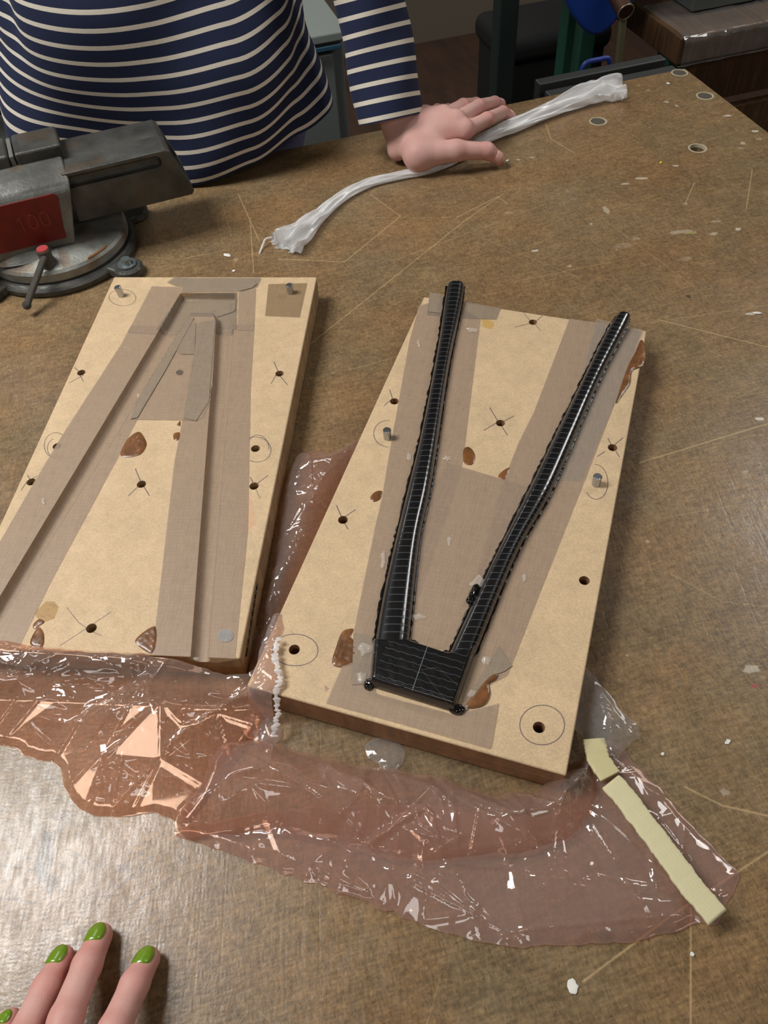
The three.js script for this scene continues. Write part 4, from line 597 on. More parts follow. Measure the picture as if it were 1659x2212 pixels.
// ------------------------------------------------------------------ twisted clear plastic sleeve under the hand
{
  const g = group('plastic_sleeve', V(0, 0, 0));
  tag(g, 'long twisted milky plastic sleeve with flared torn ends lying under the hand', 'plastic sleeve');
  const milk = phys({ color: 0xffffff, transmission: 0.55, thickness: 0, roughness: 0.16, ior: 1.5, side: THREE.DoubleSide });
  const path = [[612, 532, 40], [645, 508, 32], [690, 466, 17], [740, 424, 13], [800, 392, 12], [870, 376, 11], [930, 364, 11], [990, 338, 12], [1040, 304, 15], [1100, 278, 18], [1180, 244, 20], [1250, 216, 29], [1300, 200, 37], [1340, 196, 38]];
  const pts = path.map(([x, y, w]) => { const p = at(x, y, 0.006), q = at(x + 10, y, 0.006); p.w = w * p.distanceTo(q) / 10 * 1.04; return p; });
  const c = new THREE.CatmullRomCurve3(pts), N = pts.length - 1;
  const tube = (inner, seed) => loft((s, a) => {
    const t = s * N, i = Math.min(N - 1, Math.floor(t)), p = c.getPoint(s), d = c.getTangent(s), nx = -d.z, nz = d.x, l = Math.hypot(nx, nz), w0 = pts[i].w + (pts[i + 1].w - pts[i].w) * (t - i);
    const flare = sstep(0.012, 0.022, w0), th = a * 6.283, tw = th * 1 + s * 9;
    const rip = 1 + 0.05 * Math.sin(3 * tw + seed) + 0.05 * Math.sin(9 * tw + 2 + s * 14) + flare * 0.28 * (fbm(a * 9 + seed, s * 30, 3) - 0.5);
    const w = w0 * rip * inner * 0.95, hh = Math.min(0.0075, w0 * 0.62) * inner * (1 + 0.14 * Math.sin(4 * tw + s * 9) + 0.08 * Math.sin(11 * th + s * 5)) * (1 + flare * 0.5 * Math.sin(7 * th));
    const along = (s < 0.01 || s > 0.99 ? 1 : 0) * 0.010 * (vnoise(a * 14, seed) - 0.6) * Math.sign(s - 0.5);
    return V(p.x + nx / l * w * Math.cos(th) + d.x * along, T + 0.0004 + hh * (1 + 0.97 * Math.sin(th)), p.z + nz / l * w * Math.cos(th) + d.z * along);
  }, 300, 72);
  mesh('sleeve_tube', tube(1, 1), milk, g); mesh('inner_layer', tube(0.72, 7), milk, g);
  const st = new THREE.CatmullRomCurve3([[590, 512, 0.006], [574, 516, 0.007], [568, 528, 0.004], [560, 548, 0.0012]].map(([x, y, h]) => at(x, y, h)));
  mesh('torn_strand', new THREE.TubeGeometry(st, 24, 0.0012, 8), milk, g);
}

// ------------------------------------------------------------------ people
function skinMesh(name, geo, spots, seed, parent) {  // skin with its own blotches: redder at knuckles and finger ends
  const p = geo.attributes.position, col = new Float32Array(p.count * 3), a = new THREE.Color();
  for (let i = 0; i < p.count; i++) {
    const x = p.getX(i), y = p.getY(i), z = p.getZ(i); let red = 0.25 * (fbm(x * 60 + seed, z * 60 + y * 50, 3) - 0.5) + 0.3 * (vnoise(x * 900, z * 900 + y * 700) - 0.5) * 0.3;
    for (const [q, r, w] of spots) { const d = Math.hypot(x - q.x, y - q.y, z - q.z); red += w * Math.exp(-d * d / r / r) * (0.6 + 0.8 * vnoise(x * 300, z * 300)); }
    a.setRGB(0.645 - 0.05 * red, 0.375 - 0.20 * red, 0.325 - 0.17 * red); col[3 * i] = a.r; col[3 * i + 1] = a.g; col[3 * i + 2] = a.b;
  }
  geo.setAttribute('color', new THREE.BufferAttribute(col, 3));
  if (!geo.attributes.uv) { const uv = new Float32Array(p.count * 2); for (let i = 0; i < p.count; i++) { uv[2 * i] = p.getX(i); uv[2 * i + 1] = p.getZ(i) + p.getY(i) * 0.7; } geo.setAttribute('uv', new THREE.BufferAttribute(uv, 2)); }
  return mesh(name, geo, phys({ vertexColors: true, roughness: 0.5, specularIntensity: 0.6, sheen: 0.2, sheenRoughness: 0.5, sheenColor: new THREE.Color(0.9, 0.6, 0.5), bumpMap: skinBump, bumpScale: 0.00025 }), parent);
}
const skinBump = pixels(512, 512, (u, v, i, j) => { const k = 128 + 80 * (vnoise(i * 0.25, j * 0.25) - 0.5) + 60 * (fbm(i * 0.05, j * 0.4, 2) - 0.5); return [k, k, k]; }, { srgb: false, repeat: [24, 24] });
function boundsOf(bones, pad) { const lo = [1e9, 1e9, 1e9], hi = [-1e9, -1e9, -1e9]; for (const [a, b, ra, rb] of bones) for (const [p, r] of [[a, ra], [b, rb]]) [p.x, p.y, p.z].forEach((c, k) => { lo[k] = Math.min(lo[k], c - r - pad); hi[k] = Math.max(hi[k], c + r + pad); }); return [lo, hi]; }
// a nail plate over the end of a finger: tip, joint before it, the way its back faces, finger radius
function nail(name, tip, joint, back, r, mat, parent, wide = 1.02, len = 0.0135, push = 0.0046) {
  const ax = tip.clone().sub(joint).normalize(), n = back.clone().addScaledVector(ax, -back.dot(ax)).normalize(), sd = new THREE.Vector3().crossVectors(ax, n);
  const c = tip.clone().addScaledVector(ax, push);
  const g = loft((s, a) => { const t = 2 * a - 1, q = s, wv = wide * Math.pow(clamp(1 - Math.pow(Math.abs(q * 2 - 1), 4.0)), 0.5), ph = t * wv, e = (1 - Math.pow(Math.abs(t), 4)) * clamp(Math.min(q, 1 - q) * 8), d = -len * (1 - q), rr = r * (1 - 0.26 * sstep(0.5, 1.1, q)) + 0.0009 * e; return c.clone().addScaledVector(ax, d).addScaledVector(n, Math.cos(ph) * rr).addScaledVector(sd, Math.sin(ph) * rr); }, 20, 20, false);
  return mesh(name, g, mat, parent);
}
// a hand: palm bones first, then each finger on its own
function handBones(J) {
  const b = [], f = J.fingers, W = J.wrist;
  for (const k of ['index', 'middle', 'ring', 'little']) b.push([W.clone().lerp(f[k][0], 0.12), f[k][0], 0.0155 * J.s, 0.0112 * J.s, 0.013]);
  b.push([f.index[0].clone().lerp(W, 0.25), f.little[0].clone().lerp(W, 0.25), 0.0118 * J.s, 0.0105 * J.s, 0.012]);
  b.push([W, f.thumb[0], 0.0150 * J.s, 0.0165 * J.s, 0.012], [f.thumb[0], f.thumb[1], 0.0165 * J.s, 0.0125 * J.s, 0.012], [f.thumb[0], W.clone().lerp(f.index[0], 0.6), 0.0145 * J.s, 0.010 * J.s, 0.012]);
  if (J.heel) b.push([J.heel, W.clone().lerp(f.little[0], 0.5), 0.0125 * J.s, 0.011 * J.s, 0.012]);
  const R = { index: [0.0104, 0.0088, 0.0080, 0.0068], middle: [0.0106, 0.0090, 0.0082, 0.0070], ring: [0.0100, 0.0085, 0.0078, 0.0066], little: [0.0088, 0.0074, 0.0068, 0.0058] };
  for (const k of Object.keys(R)) { const m = f[k][0].clone(); m.y += 0.0022; b.push([m, m.clone().lerp(W, 0.12), 0.0098 * J.s, 0.0085 * J.s, 0.006], [m, W.clone().add(V(0, 0.008, 0)), 0.0088 * J.s, 0.0085 * J.s, 0.008]); }
  for (const k of Object.keys(R)) for (let i = 0; i < 3; i++) b.push([f[k][i], f[k][i + 1], R[k][i] * J.s, R[k][i + 1] * J.s, 0.0032]);
  b.push([f.thumb[1], f.thumb[2], 0.0118 * J.s, 0.0100 * J.s, 0.006], [f.thumb[2], f.thumb[3], 0.0100 * J.s, 0.0078 * J.s, 0.004]);
  return b;
}
const spotsOf = (J) => { const s = []; for (const [k, q] of Object.entries(J.fingers)) { q.forEach((p, i) => s.push([p, i === 3 ? 0.011 : 0.010, k === 'thumb' && i === 0 ? 0.1 : i === 0 ? 0.35 : i === 3 ? 0.55 : 0.6])); } return s; };
const GREEN = phys({ color: 0x6c8f1c, roughness: 0.28, clearcoat: 0.7, clearcoatRoughness: 0.15, side: THREE.DoubleSide });
const NAIL = phys({ color: 0xd9a79c, roughness: 0.3, clearcoat: 0.3, side: THREE.DoubleSide });

{ // the hand with green nails reaching in at the lower left
  const P = (x, y, z) => V(x, T + y, z);
  const g = group('person', V(0, 0, 0));
  tag(g, "person's left hand with green painted nails resting flat on the bench at the lower left", 'person');
  const J = { s: 1.0, wrist: P(-0.222, 0.038, 0.082), fingers: {
    middle: [P(-0.197, 0.036, -0.020), P(-0.1925, 0.027, -0.068), P(-0.189, 0.0165, -0.0955), P(-0.1865, 0.0085, -0.1120)],
    index: [P(-0.172, 0.035, -0.016), P(-0.1655, 0.027, -0.0605), P(-0.1605, 0.0165, -0.0835), P(-0.1565, 0.0085, -0.0975)],
    ring: [P(-0.219, 0.034, -0.014), P(-0.2155, 0.026, -0.0600), P(-0.2105, 0.016, -0.0860), P(-0.2070, 0.0082, -0.1020)],
    little: [P(-0.239, 0.030, 0.000), P(-0.2375, 0.022, -0.0360), P(-0.2340, 0.014, -0.0580), P(-0.2310, 0.0075, -0.0730)],
    thumb: [P(-0.188, 0.028, 0.060), P(-0.158, 0.022, 0.032), P(-0.140, 0.015, 0.006), P(-0.132, 0.0095, -0.016)] } };
  const bones = handBones(J);
  const fore = [[J.wrist, P(-0.245, 0.075, 0.20), 0.0255, 0.036, 0.02], [P(-0.245, 0.075, 0.20), P(-0.262, 0.13, 0.33), 0.036, 0.042, 0.02]];
  bones.unshift([J.wrist, P(-0.228, 0.048, 0.115), 0.0245, 0.027, 0.014]);
  const [lo, hi] = boundsOf(bones, 0.006); const f = bonesSDF([...bones, ...fore], 0.006);
  lo[0] = Math.min(lo[0], -0.29); hi[1] = Math.max(hi[1], T + 0.105);
  const fine = nets((x, y, z) => Math.max(f(x, y, z), T + 0.0012 - y), [lo[0], T - 0.0008, lo[2]], [hi[0], hi[1], 0.128], 0.0017);
  const [l2, h2] = boundsOf(fore, 0.012); const rest = nets(f, [l2[0], l2[1], 0.122], h2, 0.006);
  skinMesh('hand', mergeGeometries([fine, rest]), spotsOf(J), 3, g);
  const B = V(-0.30, 0.94, -0.15);
  const Fg = J.fingers;
  nail('fingernail', Fg.middle[3], Fg.middle[2], B, 0.0074, GREEN, g); nail('fingernail', Fg.index[3], Fg.index[2], V(-0.28, 0.94, -0.15), 0.0072, GREEN, g); nail('fingernail', Fg.ring[3], Fg.ring[2], V(-0.38, 0.92, -0.15), 0.0070, GREEN, g); nail('fingernail', Fg.little[3], Fg.little[2], V(-0.5, 0.85, -0.15), 0.0062, GREEN, g, 0.9, 0.0095, 0.003); nail('fingernail', Fg.thumb[3], Fg.thumb[2], V(0.35, 0.92, 0), 0.0082, GREEN, g, 0.95, 0.013, 0.004);
  const cuff = loft((s, a) => { const p = P(-0.245, 0.075, 0.20).lerp(P(-0.262, 0.13, 0.33), 0.15 + s * 0.86), t = a * 6.283, r = 0.047 + 0.004 * s + 0.002 * Math.sin(3 * t + s * 12); return V(p.x + r * Math.cos(t), p.y + r * Math.sin(t) * 0.9, p.z - 0.02 * Math.sin(t)); }, 16, 40);
  mesh('sleeve', cuff, std({ color: 0x3a3d44, roughness: 0.9, side: THREE.DoubleSide }), g);
}
{ // the standing person in the striped shirt
  const P = (x, y, z) => V(x, T + y, z), A = (px, py, h) => at(px, py, h);
  const g = group('person', V(0, 0, 0));
  tag(g, 'person in a navy and white striped long-sleeved shirt leaning a hand on the bench', 'person');
  const W = P(0.060, 0.034, -1.005);
  const J = { s: 0.98, wrist: W, heel: A(858, 325, 0.016), fingers: {
    index: [A(1003, 283, 0.036), A(1052, 258, 0.034), A(1086, 243, 0.020), A(1103, 252, 0.0085)],
    middle: [A(985, 262, 0.043), A(1034, 230, 0.036), A(1068, 222, 0.019), A(1082, 226, 0.0085)],
    ring: [A(958, 252, 0.043), A(1000, 228, 0.037), A(1028, 224, 0.019), A(1045, 230, 0.008)],
    little: [A(920, 254, 0.038), A(944, 238, 0.034), A(968, 236, 0.018), A(984, 242, 0.0075)],
    thumb: [A(905, 335, 0.022), A(985, 325, 0.027), A(1052, 326, 0.022), A(1077, 343, 0.011)] } };
  const bones = handBones(J);
  const elbow = P(0.004, 0.285, -1.10), sh = [P(-0.07, 0.50, -1.2), P(-0.42, 0.50, -1.2)];
  bones.unshift([W, W.clone().lerp(elbow, 0.18), 0.0235, 0.027, 0.014]);
  const coarse = [
    [W.clone().lerp(elbow, 0.1), elbow, 0.026, 0.032, 0.02], [elbow, sh[0], 0.034, 0.046, 0.03],
    [sh[1], P(-0.585, 0.31, -1.262), 0.046, 0.032, 0.03], [P(-0.585, 0.31, -1.262), P(-0.478, 0.135, -1.205), 0.031, 0.026, 0.02], [P(-0.478, 0.135, -1.205), P(-0.458, 0.060, -1.165), 0.026, 0.018, 0.015], [P(-0.458, 0.070, -1.165), P(-0.449, 0.018, -1.14), 0.011, 0.0085, 0.01],
    [P(-0.30, 0.02, -1.15), P(-0.19, 0.02, -1.15), 0.105, 0.105, 0.05], [P(-0.245, 0.1, -1.14), P(-0.245, 0.42, -1.19), 0.115, 0.12, 0.06], [sh[0], sh[1], 0.052, 0.052, 0.06], [P(-0.33, 0.40, -1.2), P(-0.16, 0.40, -1.2), 0.09, 0.09, 0.05],
    [P(-0.245, 0.5, -1.2), P(-0.245, 0.62, -1.18), 0.052, 0.05, 0.03], [P(-0.245, 0.72, -1.17), P(-0.245, 0.755, -1.19), 0.082, 0.092, 0.03], [P(-0.245, 0.645, -1.115), P(-0.245, 0.68, -1.14), 0.042, 0.06, 0.03], [P(-0.245, 0.705, -1.085), P(-0.245, 0.685, -1.068), 0.012, 0.016, 0.012],
    [P(-0.332, 0.715, -1.18), P(-0.334, 0.70, -1.178), 0.016, 0.012, 0.008], [P(-0.158, 0.715, -1.18), P(-0.156, 0.70, -1.178), 0.016, 0.012, 0.008],
    [P(-0.31, -0.02, -1.15), P(-0.325, -0.42, -1.15), 0.085, 0.055, 0.04], [P(-0.325, -0.42, -1.15), P(-0.33, -0.82, -1.18), 0.053, 0.04, 0.03], [P(-0.18, -0.02, -1.15), P(-0.165, -0.42, -1.15), 0.085, 0.055, 0.04], [P(-0.165, -0.42, -1.15), P(-0.16, -0.82, -1.18), 0.053, 0.04, 0.03],
  ];
  const [lo, hi] = boundsOf(bones, 0.006), f = bonesSDF(bones, 0.006), fc = bonesSDF(coarse, 0.02);
  const fine = nets((x, y, z) => Math.max(Math.min(f(x, y, z), fc(x, y, z)), T + 0.0012 - y), [lo[0], T - 0.0006, lo[2]], hi, 0.0019);
  const big = nets((x, y, z) => fc(x, y, z), ...boundsOf(coarse, 0.02), 0.012);
  const body = skinMesh('body', mergeGeometries([fine, big]), spotsOf(J), 11, g);
  for (const [n, back] of [['thumb', V(0.15, 0.75, 0.6)], ['index', V(0.2, 0.95, 0.2)], ['middle', V(0.1, 0.95, -0.1)]]) nail('fingernail', J.fingers[n][3], J.fingers[n][2], back, n === 'thumb' ? 0.0082 : 0.0070, NAIL, body);
  for (const s of [-1, 1]) { const e = mesh('eye', new THREE.SphereGeometry(0.0125, 20, 16), std({ color: 0xe9e6e0, roughness: 0.2, map: texture(128, 64, (c, w, h) => { c.fillStyle = '#fff'; c.fillRect(0, 0, w, h); c.fillStyle = '#4a3a28'; c.beginPath(); c.arc(w * 0.75, h / 2, 9, 0, 7); c.fill(); }) }), body); e.position.set(-0.245 + s * 0.032, T + 0.722, -1.098); e.rotation.y = Math.PI; }
  mesh('mouth', new THREE.TorusGeometry(0.02, 0.004, 8, 24, Math.PI).rotateZ(Math.PI).scale(1, 0.35, 1).translate(-0.245, T + 0.652, -1.073), std({ color: 0xa05a50, roughness: 0.6 }), body);
  // hair
  mesh('hair', nets((x, y, z) => { const q = V((x + 0.245) / 0.106, (y - T - 0.752) / 0.122, (z + 1.195) / 0.122), d = (q.length() - 1) * 0.1; return Math.max(d + 0.004 * (fbm(x * 90, y * 25 + z * 25, 2) - 0.5), -(y - T - 0.715 - (z + 1.19) * 0.95), -(Math.hypot((x + 0.245) / 0.09, (y - T - 0.75) / 0.1, (z + 1.185) / 0.1) - 1) * 0.09 - 0.0); }, [-0.37, T + 0.6, -1.33], [-0.12, T + 0.9, -1.05], 0.006), std({ color: 0x4a3524, roughness: 0.8 }), body);
  // shirt
  const PER = 0.0176, knit = texture(64, 512, (c, w, h) => { const R = rng(2); for (let j = 0; j < h; j++) for (let i = 0; i < w; i++) { const white = j / h > 0.30 && j / h < 0.30 + 0.27, k = 0.92 + 0.16 * R(); c.fillStyle = white ? `rgb(${222 * k | 0},${214 * k | 0},${198 * k | 0})` : `rgb(${25 * k | 0},${35 * k | 0},${66 * k | 0})`; c.fillRect(i, j, 1, 1); } });
  const cloth = phys({ map: knit, roughness: 0.92, sheen: 0.3, sheenColor: new THREE.Color(0.35, 0.4, 0.55), sheenRoughness: 0.6, side: THREE.DoubleSide });
  const key = [[-180, 0.0], [-135, -0.06], [-90, -0.08], [-45, -0.02], [-15, 0.03], [0, 0.037], [20, 0.037], [36, 0.033], [60, 0.016], [84, 0.0035], [118, 0.0035], [140, 0.0], [165, 0.0], [180, 0.0]];
  const hem = (deg) => { let d = ((deg + 180) % 360 + 360) % 360 - 180; for (let i = 0; i < key.length - 1; i++) if (d <= key[i + 1][0]) { const t = (d - key[i][0]) / (key[i + 1][0] - key[i][0]); return key[i][1] + (key[i + 1][1] - key[i][1]) * t * t * (3 - 2 * t); } return key[0][1]; };
  const H = 0.60, CX = -0.245, CZ = -1.115;
  const torso = loft((s, a) => {
    const deg = a * 360 - 90, th = deg * Math.PI / 180, up = s * H, sh2 = sstep(0.82, 1.0, s), rx = (0.207 - 0.012 * sstep(0.05, 0.5, s)) * (1 - 0.66 * sh2 * sh2 * sh2), rz = (0.152 - 0.022 * sstep(0.0, 0.5, s)) * (1 - 0.6 * sh2);
    const drape = 0.012 * Math.sin(2.3 * th - 9 * s + 0.6) * (1 - sh2) + 0.007 * Math.sin(5 * th + 13 * s + 1) * (1 - sh2) * (0.5 + vnoise(th * 2 + 9, s * 7)) + 0.010 * (fbm(th * 1.6 + 20, s * 9, 2) - 0.5) - 0.012 * Math.exp(-(((th - 2.25) / 0.14) ** 2)) * sstep(0.16, 0.33, s);
    const e = 0.86, c = Math.cos(th), q = Math.sin(th);
    const x = CX + (rx + drape) * Math.sign(c) * Math.pow(Math.abs(c), e), z = CZ - 0.08 * sstep(0.15, 0.9, s) + (rz + drape) * Math.sign(q) * Math.pow(Math.abs(q), e);
    const hm = hem(deg), y = hm * (1 - 0.75 * sstep(0, 0.45, s)) + up * (1 - 0.02 * sh2) - 0.03 * sh2 * Math.abs(c);
    const p = V(x, T + y + 0.035 * Math.pow(Math.max(0, -c), 1.4) * sstep(0, 0.08, s), z); p.v = (up + 0.004) / PER; p.u = a * 20; return p;
  }, 150, 150);
  // sleeves: the left one ends at the wrist, the right one goes back to the hip
  const sleeve = (pts, rads, hang) => { const c = new THREE.CatmullRomCurve3(pts), L = c.getLength(); return loft((s, a) => { const p = c.getPointAt(s), d = c.getTangentAt(s), X = V(1, 0, 0).addScaledVector(d, -d.x).normalize(), Y = new THREE.Vector3().crossVectors(d, X), t = a * 6.283, k = s * (rads.length - 1), i = Math.min(rads.length - 2, Math.floor(k)), r = rads[i] + (rads[i + 1] - rads[i]) * (k - i); const w = r * (1 + 0.04 * Math.sin(2 * t + s * 17) + 0.03 * Math.sin(3 * t - s * 31 + 1)) ; const o = p.clone().addScaledVector(X, Math.cos(t) * w).addScaledVector(Y, Math.sin(t) * w * 0.92); o.v = (s * L * 0.95 + hang) / PER; o.u = a * 6; return o; }, 110, 60); };
  const s1 = sleeve([P(0.0470, 0.046, -1.006), P(0.036, 0.13, -1.045), P(0.006, 0.285, -1.10), P(-0.075, 0.50, -1.195)], [0.0405, 0.041, 0.043, 0.050, 0.056, 0.064, 0.078], 0.006);
  const s2 = sleeve([P(-0.49, 0.155, -1.21), P(-0.60, 0.30, -1.27), P(-0.52, 0.43, -1.23), P(-0.415, 0.50, -1.195)], [0.040, 0.053, 0.064, 0.078], 0.01);
  mesh('shirt', mergeGeometries([torso, s1, s2]), cloth, g);
  const denim = std({ roughness: 0.95, map: pixels(256, 256, (u, v, i, j) => { const k = 0.8 + 0.3 * ((i + j) % 4 < 2) * 0.5 + 0.3 * fbm(u * 20, v * 20, 3); return [104 * k, 102 * k, 132 * k]; }, { repeat: [30, 30] }) });
  const jb = [[P(-0.31, 0.03, -1.15), P(-0.18, 0.03, -1.15), 0.118, 0.118, 0.05], [P(-0.315, 0.0, -1.155), P(-0.325, -0.42, -1.155), 0.10, 0.075, 0.03], [P(-0.325, -0.42, -1.155), P(-0.33, -0.80, -1.18), 0.075, 0.066, 0.03], [P(-0.175, 0.0, -1.155), P(-0.165, -0.42, -1.155), 0.10, 0.075, 0.03], [P(-0.165, -0.42, -1.155), P(-0.16, -0.80, -1.18), 0.075, 0.066, 0.03]];
  const jf = bonesSDF(jb, 0.03); const jg = nets((x, y, z) => Math.max(jf(x, y, z) + 0.006 * (fbm(x * 30 + 9, y * 18 + z * 20, 2) - 0.5), y - T - 0.07, T - 0.80 - y), ...boundsOf(jb, 0.02), 0.01);
  { const p = jg.attributes.position, uv = new Float32Array(p.count * 2); for (let i = 0; i < p.count; i++) { uv[2 * i] = p.getX(i) + p.getZ(i); uv[2 * i + 1] = p.getY(i); } jg.setAttribute('uv', new THREE.BufferAttribute(uv, 2)); }
  mesh('jeans', jg, denim, g);
  for (const x of [-0.33, -0.16]) mesh('shoe', nets(bonesSDF([[V(x, 0.045, -1.22), V(x, 0.045, -1.05), 0.043, 0.042, 0.02], [V(x, 0.08, -1.2), V(x, 0.1, -1.18), 0.05, 0.05, 0.02]], 0.02), [x - 0.08, 0.001, -1.3], [x + 0.08, 0.18, -0.98], 0.008), std({ color: 0x33302d, roughness: 0.7 }), g);
}

// ------------------------------------------------------------------ things behind the bench
{
  const grey = std({ color: 0x757c79, roughness: 0.55, metalness: 0.2 }), green = std({ color: 0x1f4a3c, roughness: 0.5 });
  const woodDark = std({ roughness: 0.6, map: pixels(256, 256, (u, v) => { const k = 0.7 + 0.6 * fbm(u * 60, v * 6, 4); return [92 * k, 66 * k, 42 * k]; }, { repeat: [3, 3] }) });
  { // cabinet behind the person
    const c = atZ(742, 62, -1.75); const g = group('steel_cabinet', V(c.x, 0, c.z), BT); const y = c.y;
    tag(g, 'low grey steel drawer cabinet with blue edge behind the person in the striped shirt', 'cabinet');
    mesh('cabinet_body', box(1.5, y - 0.04, 0.46, -0.75, (y - 0.04) / 2 + 0.02, -0.245, 0.006), grey, g);
    mesh('cabinet_top', box(1.52, 0.018, 0.50, -0.755, y - 0.009, -0.24, 0.004), std({ color: 0x838a86, roughness: 0.5 }), g);
    mesh('edge_trim', box(1.50, 0.008, 0.004, -0.76, y - 0.026, 0.012, 0.001), std({ color: 0x2c5468, roughness: 0.5 }), g);
    for (let k = 0; k < 3; k++) for (let j = 0; j < 2; j++) { const d = mesh('drawer', box(0.70, 0.185, 0.016, -0.375 - k % 1 - j * 0.74, y - 0.135 - k * 0.20, -0.010, 0.003), grey, g); mesh('drawer_handle', box(0.16, 0.012, 0.018, -0.375 - j * 0.74, y - 0.085 - k * 0.20, 0.006, 0.004), std({ color: 0x9aa09c, roughness: 0.4 }), d); }
  }
  { const p = atZ(-30, 150, -1.72), g = group('tool_bag', V(p.x - 0.02, p.y - 0.02, p.z - 0.05), BT); const q = atZ(742, 62, -1.75).y; g.position.y = q; tag(g, 'dark brown tool bag on the grey cabinet at the far left edge', 'bag'); mesh('bag_body', box(0.22, 0.16, 0.16, -0.05, 0.081, -0.06, 0.03), std({ color: 0x2a2320, roughness: 0.9 }), g); mesh('bag_handle', new THREE.TorusGeometry(0.05, 0.007, 10, 30, Math.PI).translate(-0.05, 0.155, -0.06), std({ color: 0x3b2f22, roughness: 0.9 }), g); }
  // neighbouring bench on the right, its front edge wrapped in plastic
  const bc = atZ(1472, 83, -1.65);
  {
    const g = group('side_bench', V(bc.x, 0, bc.z), BT); const y = bc.y;
    tag(g, 'brown wooden bench with a plastic-wrapped front edge beyond the right end of the workbench', 'workbench');
    mesh('bench_top', boxUV(box(1.5, 0.05, 0.55, 0.75, y - 0.025, -0.275, 0.003)), woodDark, g);
    mesh('front_panel', boxUV(box(1.42, 0.10, 0.02, 0.76, y - 0.11, -0.05, 0.002)), woodDark, g);
    mesh('lower_panel', boxUV(box(1.42, 0.07, 0.02, 0.76, y - 0.21, -0.035, 0.002)), woodDark, g);
    mesh('frame_rail', box(1.45, 0.03, 0.03, 0.75, y - 0.285, -0.03, 0.003), std({ color: 0x2f6652, roughness: 0.5 }), g);
    for (const x of [0.03, 1.45]) for (const z of [-0.06, -0.50]) mesh('leg', box(0.045, y - 0.05, 0.045, x, (y - 0.05) / 2, z, 0.003), green, g);
    mesh('shelf', boxUV(box(1.4, 0.02, 0.45, 0.75, 0.18, -0.27, 0.002)), woodDark, g);
    const C = crumple(66, 0.05), wrap = loft((s, a) => { const x = 0.004 + 1.46 * s; const path = [[-0.16, 0.0030], [-0.004, 0.0032], [0.0036, -0.006], [0.0042, -0.045], [0.001, -0.053], [-0.06, -0.0525]], k = a * 5, i = Math.min(4, Math.floor(k)), t = k - i, z = path[i][0] + (path[i + 1][0] - path[i][0]) * t, yy = path[i][1] + (path[i + 1][1] - path[i][1]) * t, o = 0.004 * C(s * 0.9, a * 0.2) + 0.006 * vnoise(s * 130, a * 2.2); return V(x, y + yy + (i < 1 ? o * 0.4 : 0), z + (i >= 1 && i < 4 ? o : 0)); }, 400, 40, false);
    mesh('plastic_wrap', wrap, filmMat(new THREE.Color(0.95, 0.94, 0.92), 0.92, 0.07), g);
  }
  { const p = at(1492, 36, bc.y - T + 0.0), g = group('metal_box', V(p.x, bc.y + 0.007, p.z), BT); tag(g, 'grey sheet metal box standing on the plastic-wrapped side bench at upper right', 'box'); mesh('box_shell', box(0.36, 0.26, 0.30, 0.18, 0.13, -0.15, 0.004), std({ color: 0x5a605c, roughness: 0.5, metalness: 0.3 }), g); mesh('front_panel', box(0.32, 0.20, 0.004, 0.19, 0.135, 0.0012, 0.001), std({ color: 0x6a706b, roughness: 0.5 }), g); mesh('slot', box(0.006, 0.10, 0.003, 0.035, 0.10, 0.0028, 0.0005), std({ color: 0x161817, roughness: 0.8 }), g); }
  // far bench with the blue vise
  {
    const z0 = -1.86, pl = atZ(1090, 60, z0), g = group('far_bench', V(pl.x, 0, pl.z), BT);
    tag(g, 'small dark stand on square green legs beyond the workbench, carrying the blue vise', 'stand');
    mesh('stand_top', boxUV(box(0.27, 0.05, 0.30, 0.103, T + 0.055, -0.12, 0.003)), woodDark, g);
    mesh('leg', box(0.042, T + 0.03, 0.042, 0, (T + 0.03) / 2, 0, 0.003), std({ color: 0x1d2a26, roughness: 0.6 }), g);
    mesh('leg', box(0.036, T + 0.03, 0.036, 0.206, (T + 0.03) / 2, -0.02, 0.003), green, g);
  }
  { const p = atZ(1205, 66, -2.30), g = group('storage_bin', V(p.x - 0.02, 0, p.z - 0.1), BT); tag(g, 'black storage bin with rounded lid in the dark behind the green-legged stand', 'bin'); const bk = std({ color: 0x0c0c0c, roughness: 0.85 }); mesh('bin_body', box(0.30, p.y - 0.03, 0.22, 0, (p.y - 0.03) / 2 + 0.001, 0, 0.03), bk, g); mesh('lid', box(0.32, 0.07, 0.24, 0, p.y - 0.034, 0, 0.03), bk, g); }
  {
    const Z = -1.74, g = group('blue_vise', V(0, 0, 0)); tag(g, 'blue cast vise with brown screw end and hanging bar on the far bench', 'vise');
    const blue = phys({ color: 0x1c4196, roughness: 0.4, clearcoat: 0.3 });
    const s = new THREE.Shape([[1212, -30], [1226, 10], [1240, 42], [1262, 70], [1280, 82], [1302, 82], [1322, 66], [1345, 40], [1375, 8], [1392, -30], [1380, -110], [1225, -110]].map(([x, y]) => { const p = atZ(x, y, Z); return new THREE.Vector2(p.x, p.y); }));
    mesh('body', toCreasedNormals(new THREE.ExtrudeGeometry(s, { depth: 0.05, bevelEnabled: true, bevelSize: 0.008, bevelThickness: 0.010, bevelOffset: -0.008, bevelSegments: 4, curveSegments: 12 }).translate(0, 0, Z - 0.07), 0.5), blue, g);
    const e = atZ(1352, 26, -1.67), b = V(e.x - 0.02, e.y + 0.03, Z - 0.02), d = e.clone().sub(b).normalize();
    mesh('screw', merge(rod(b, e, 0.0155, 0.0155, 28)), std({ color: 0x4f3524, roughness: 0.6, metalness: 0.4 }), g);
    const rim = mesh('screw_rim', new THREE.TorusGeometry(0.0152, 0.0016, 10, 36), std({ color: 0xa89c88, roughness: 0.35, metalness: 0.7 }), g); rim.position.copy(e); rim.quaternion.setFromUnitVectors(V(0, 0, 1), d);
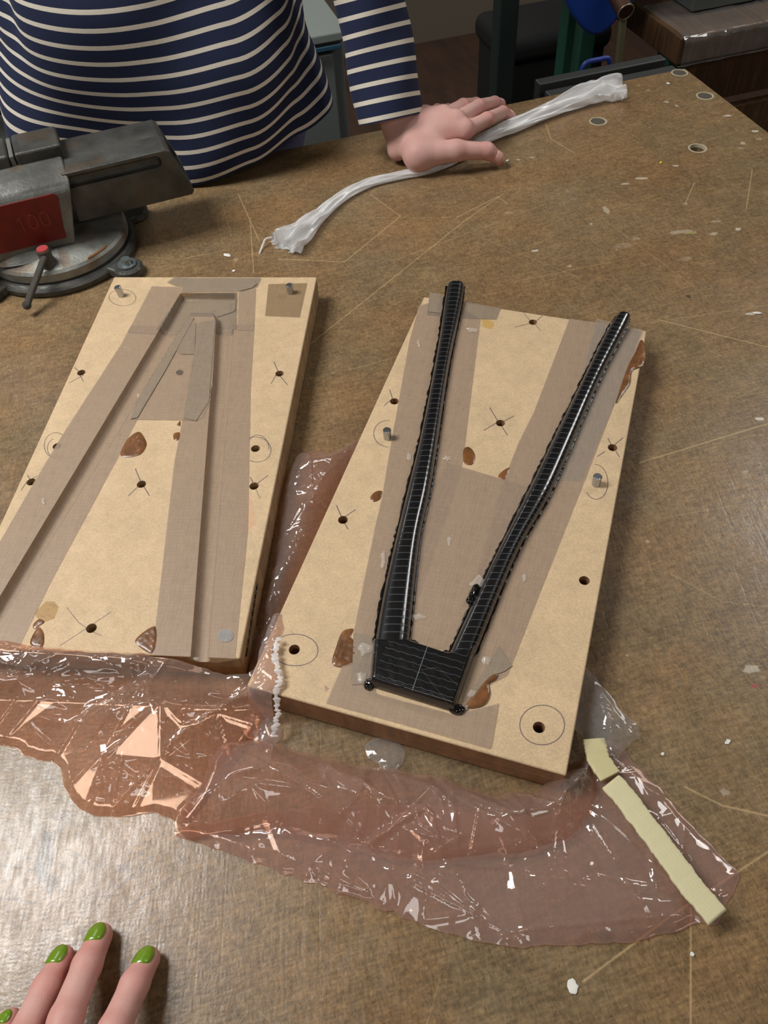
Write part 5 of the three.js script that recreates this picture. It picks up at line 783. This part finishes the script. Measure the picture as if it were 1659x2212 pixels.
    const t0 = atZ(1347, 30, -1.682), t1 = atZ(1327, 212, -1.682);
    mesh('handle_bar', rod(t0, t1, 0.0075, 0.0075), std({ color: 0x7d7a5c, roughness: 0.4, metalness: 0.4 }), g);
    mesh('bar_knob', new THREE.SphereGeometry(0.011, 18, 14).translate(t1.x, t1.y, t1.z), std({ color: 0x7d7a5c, roughness: 0.4, metalness: 0.4 }), g);
    mesh('mount', box(0.09, 0.10, 0.04, e.x - 0.03, T - 0.022, Z - 0.08, 0.004), blue, g);
  }
}
// ------------------------------------------------------------------ loose flakes on the bench
{
  const flake = (px, py, sx, sz, col, label, seed) => { const p = at(px, py), geo = new THREE.IcosahedronGeometry(1, 2), q = geo.attributes.position; for (let i = 0; i < q.count; i++) { const x = q.getX(i), y = q.getY(i), z = q.getZ(i), r = 0.55 + 0.8 * fbm(x * 2 + seed * 5 + 20, z * 2 + 20, 3); q.setXYZ(i, x * sx * r, (y + 1) * 0.0006 * r + 0.0001, z * sz * r); } const m2 = mergeVertices(geo); m2.computeVertexNormals(); const m = mesh('paint_flake', m2, std({ color: col, roughness: 0.7 }), null); m.position.set(p.x, T, p.z); m.rotation.y = seed; tag(m, label, 'flake', 'pale flakes on the bench'); };
  const wht = 0xe4e2da;
  flake(491, 552, 0.0025, 0.006, wht, 'long white flake between the grey vise base and the plastic sleeve end', 1);
  flake(505, 586, 0.002, 0.002, wht, 'small white flake just beyond the far edge of the left mould half', 2);
  flake(1237, 2130, 0.0032, 0.0042, wht, 'ragged white flake alone at the bottom, nearer than the pink film', 3);
  flake(1427, 352, 0.0026, 0.0016, 0xd8d23a, 'bright yellow speck beside the open dog hole', 4);
  flake(1443, 181, 0.003, 0.0022, wht, 'white flake in front of the farthest corner dog hole', 5);
  flake(1635, 677, 0.005, 0.002, wht, 'elongated white flake near the right edge beyond the right mould half', 6);
  flake(1572, 1603, 0.0026, 0.0016, wht, 'white flake right of the clear film scrap', 7);
  flake(1431, 1630, 0.0012, 0.0012, wht, 'tiny white dot between the clear film scrap and the right edge', 8);
  flake(1495, 2062, 0.0013, 0.0013, wht, 'small white flake just below the tip of the pink film', 9);
  flake(1096, 348, 0.0025, 0.0015, wht, 'small white flake touching the thumb tip of the striped person', 10);
}

scene.traverse((o) => { if (o.isMesh) { o.castShadow = true; o.receiveShadow = true; } });
renderer.render(scene, camera);
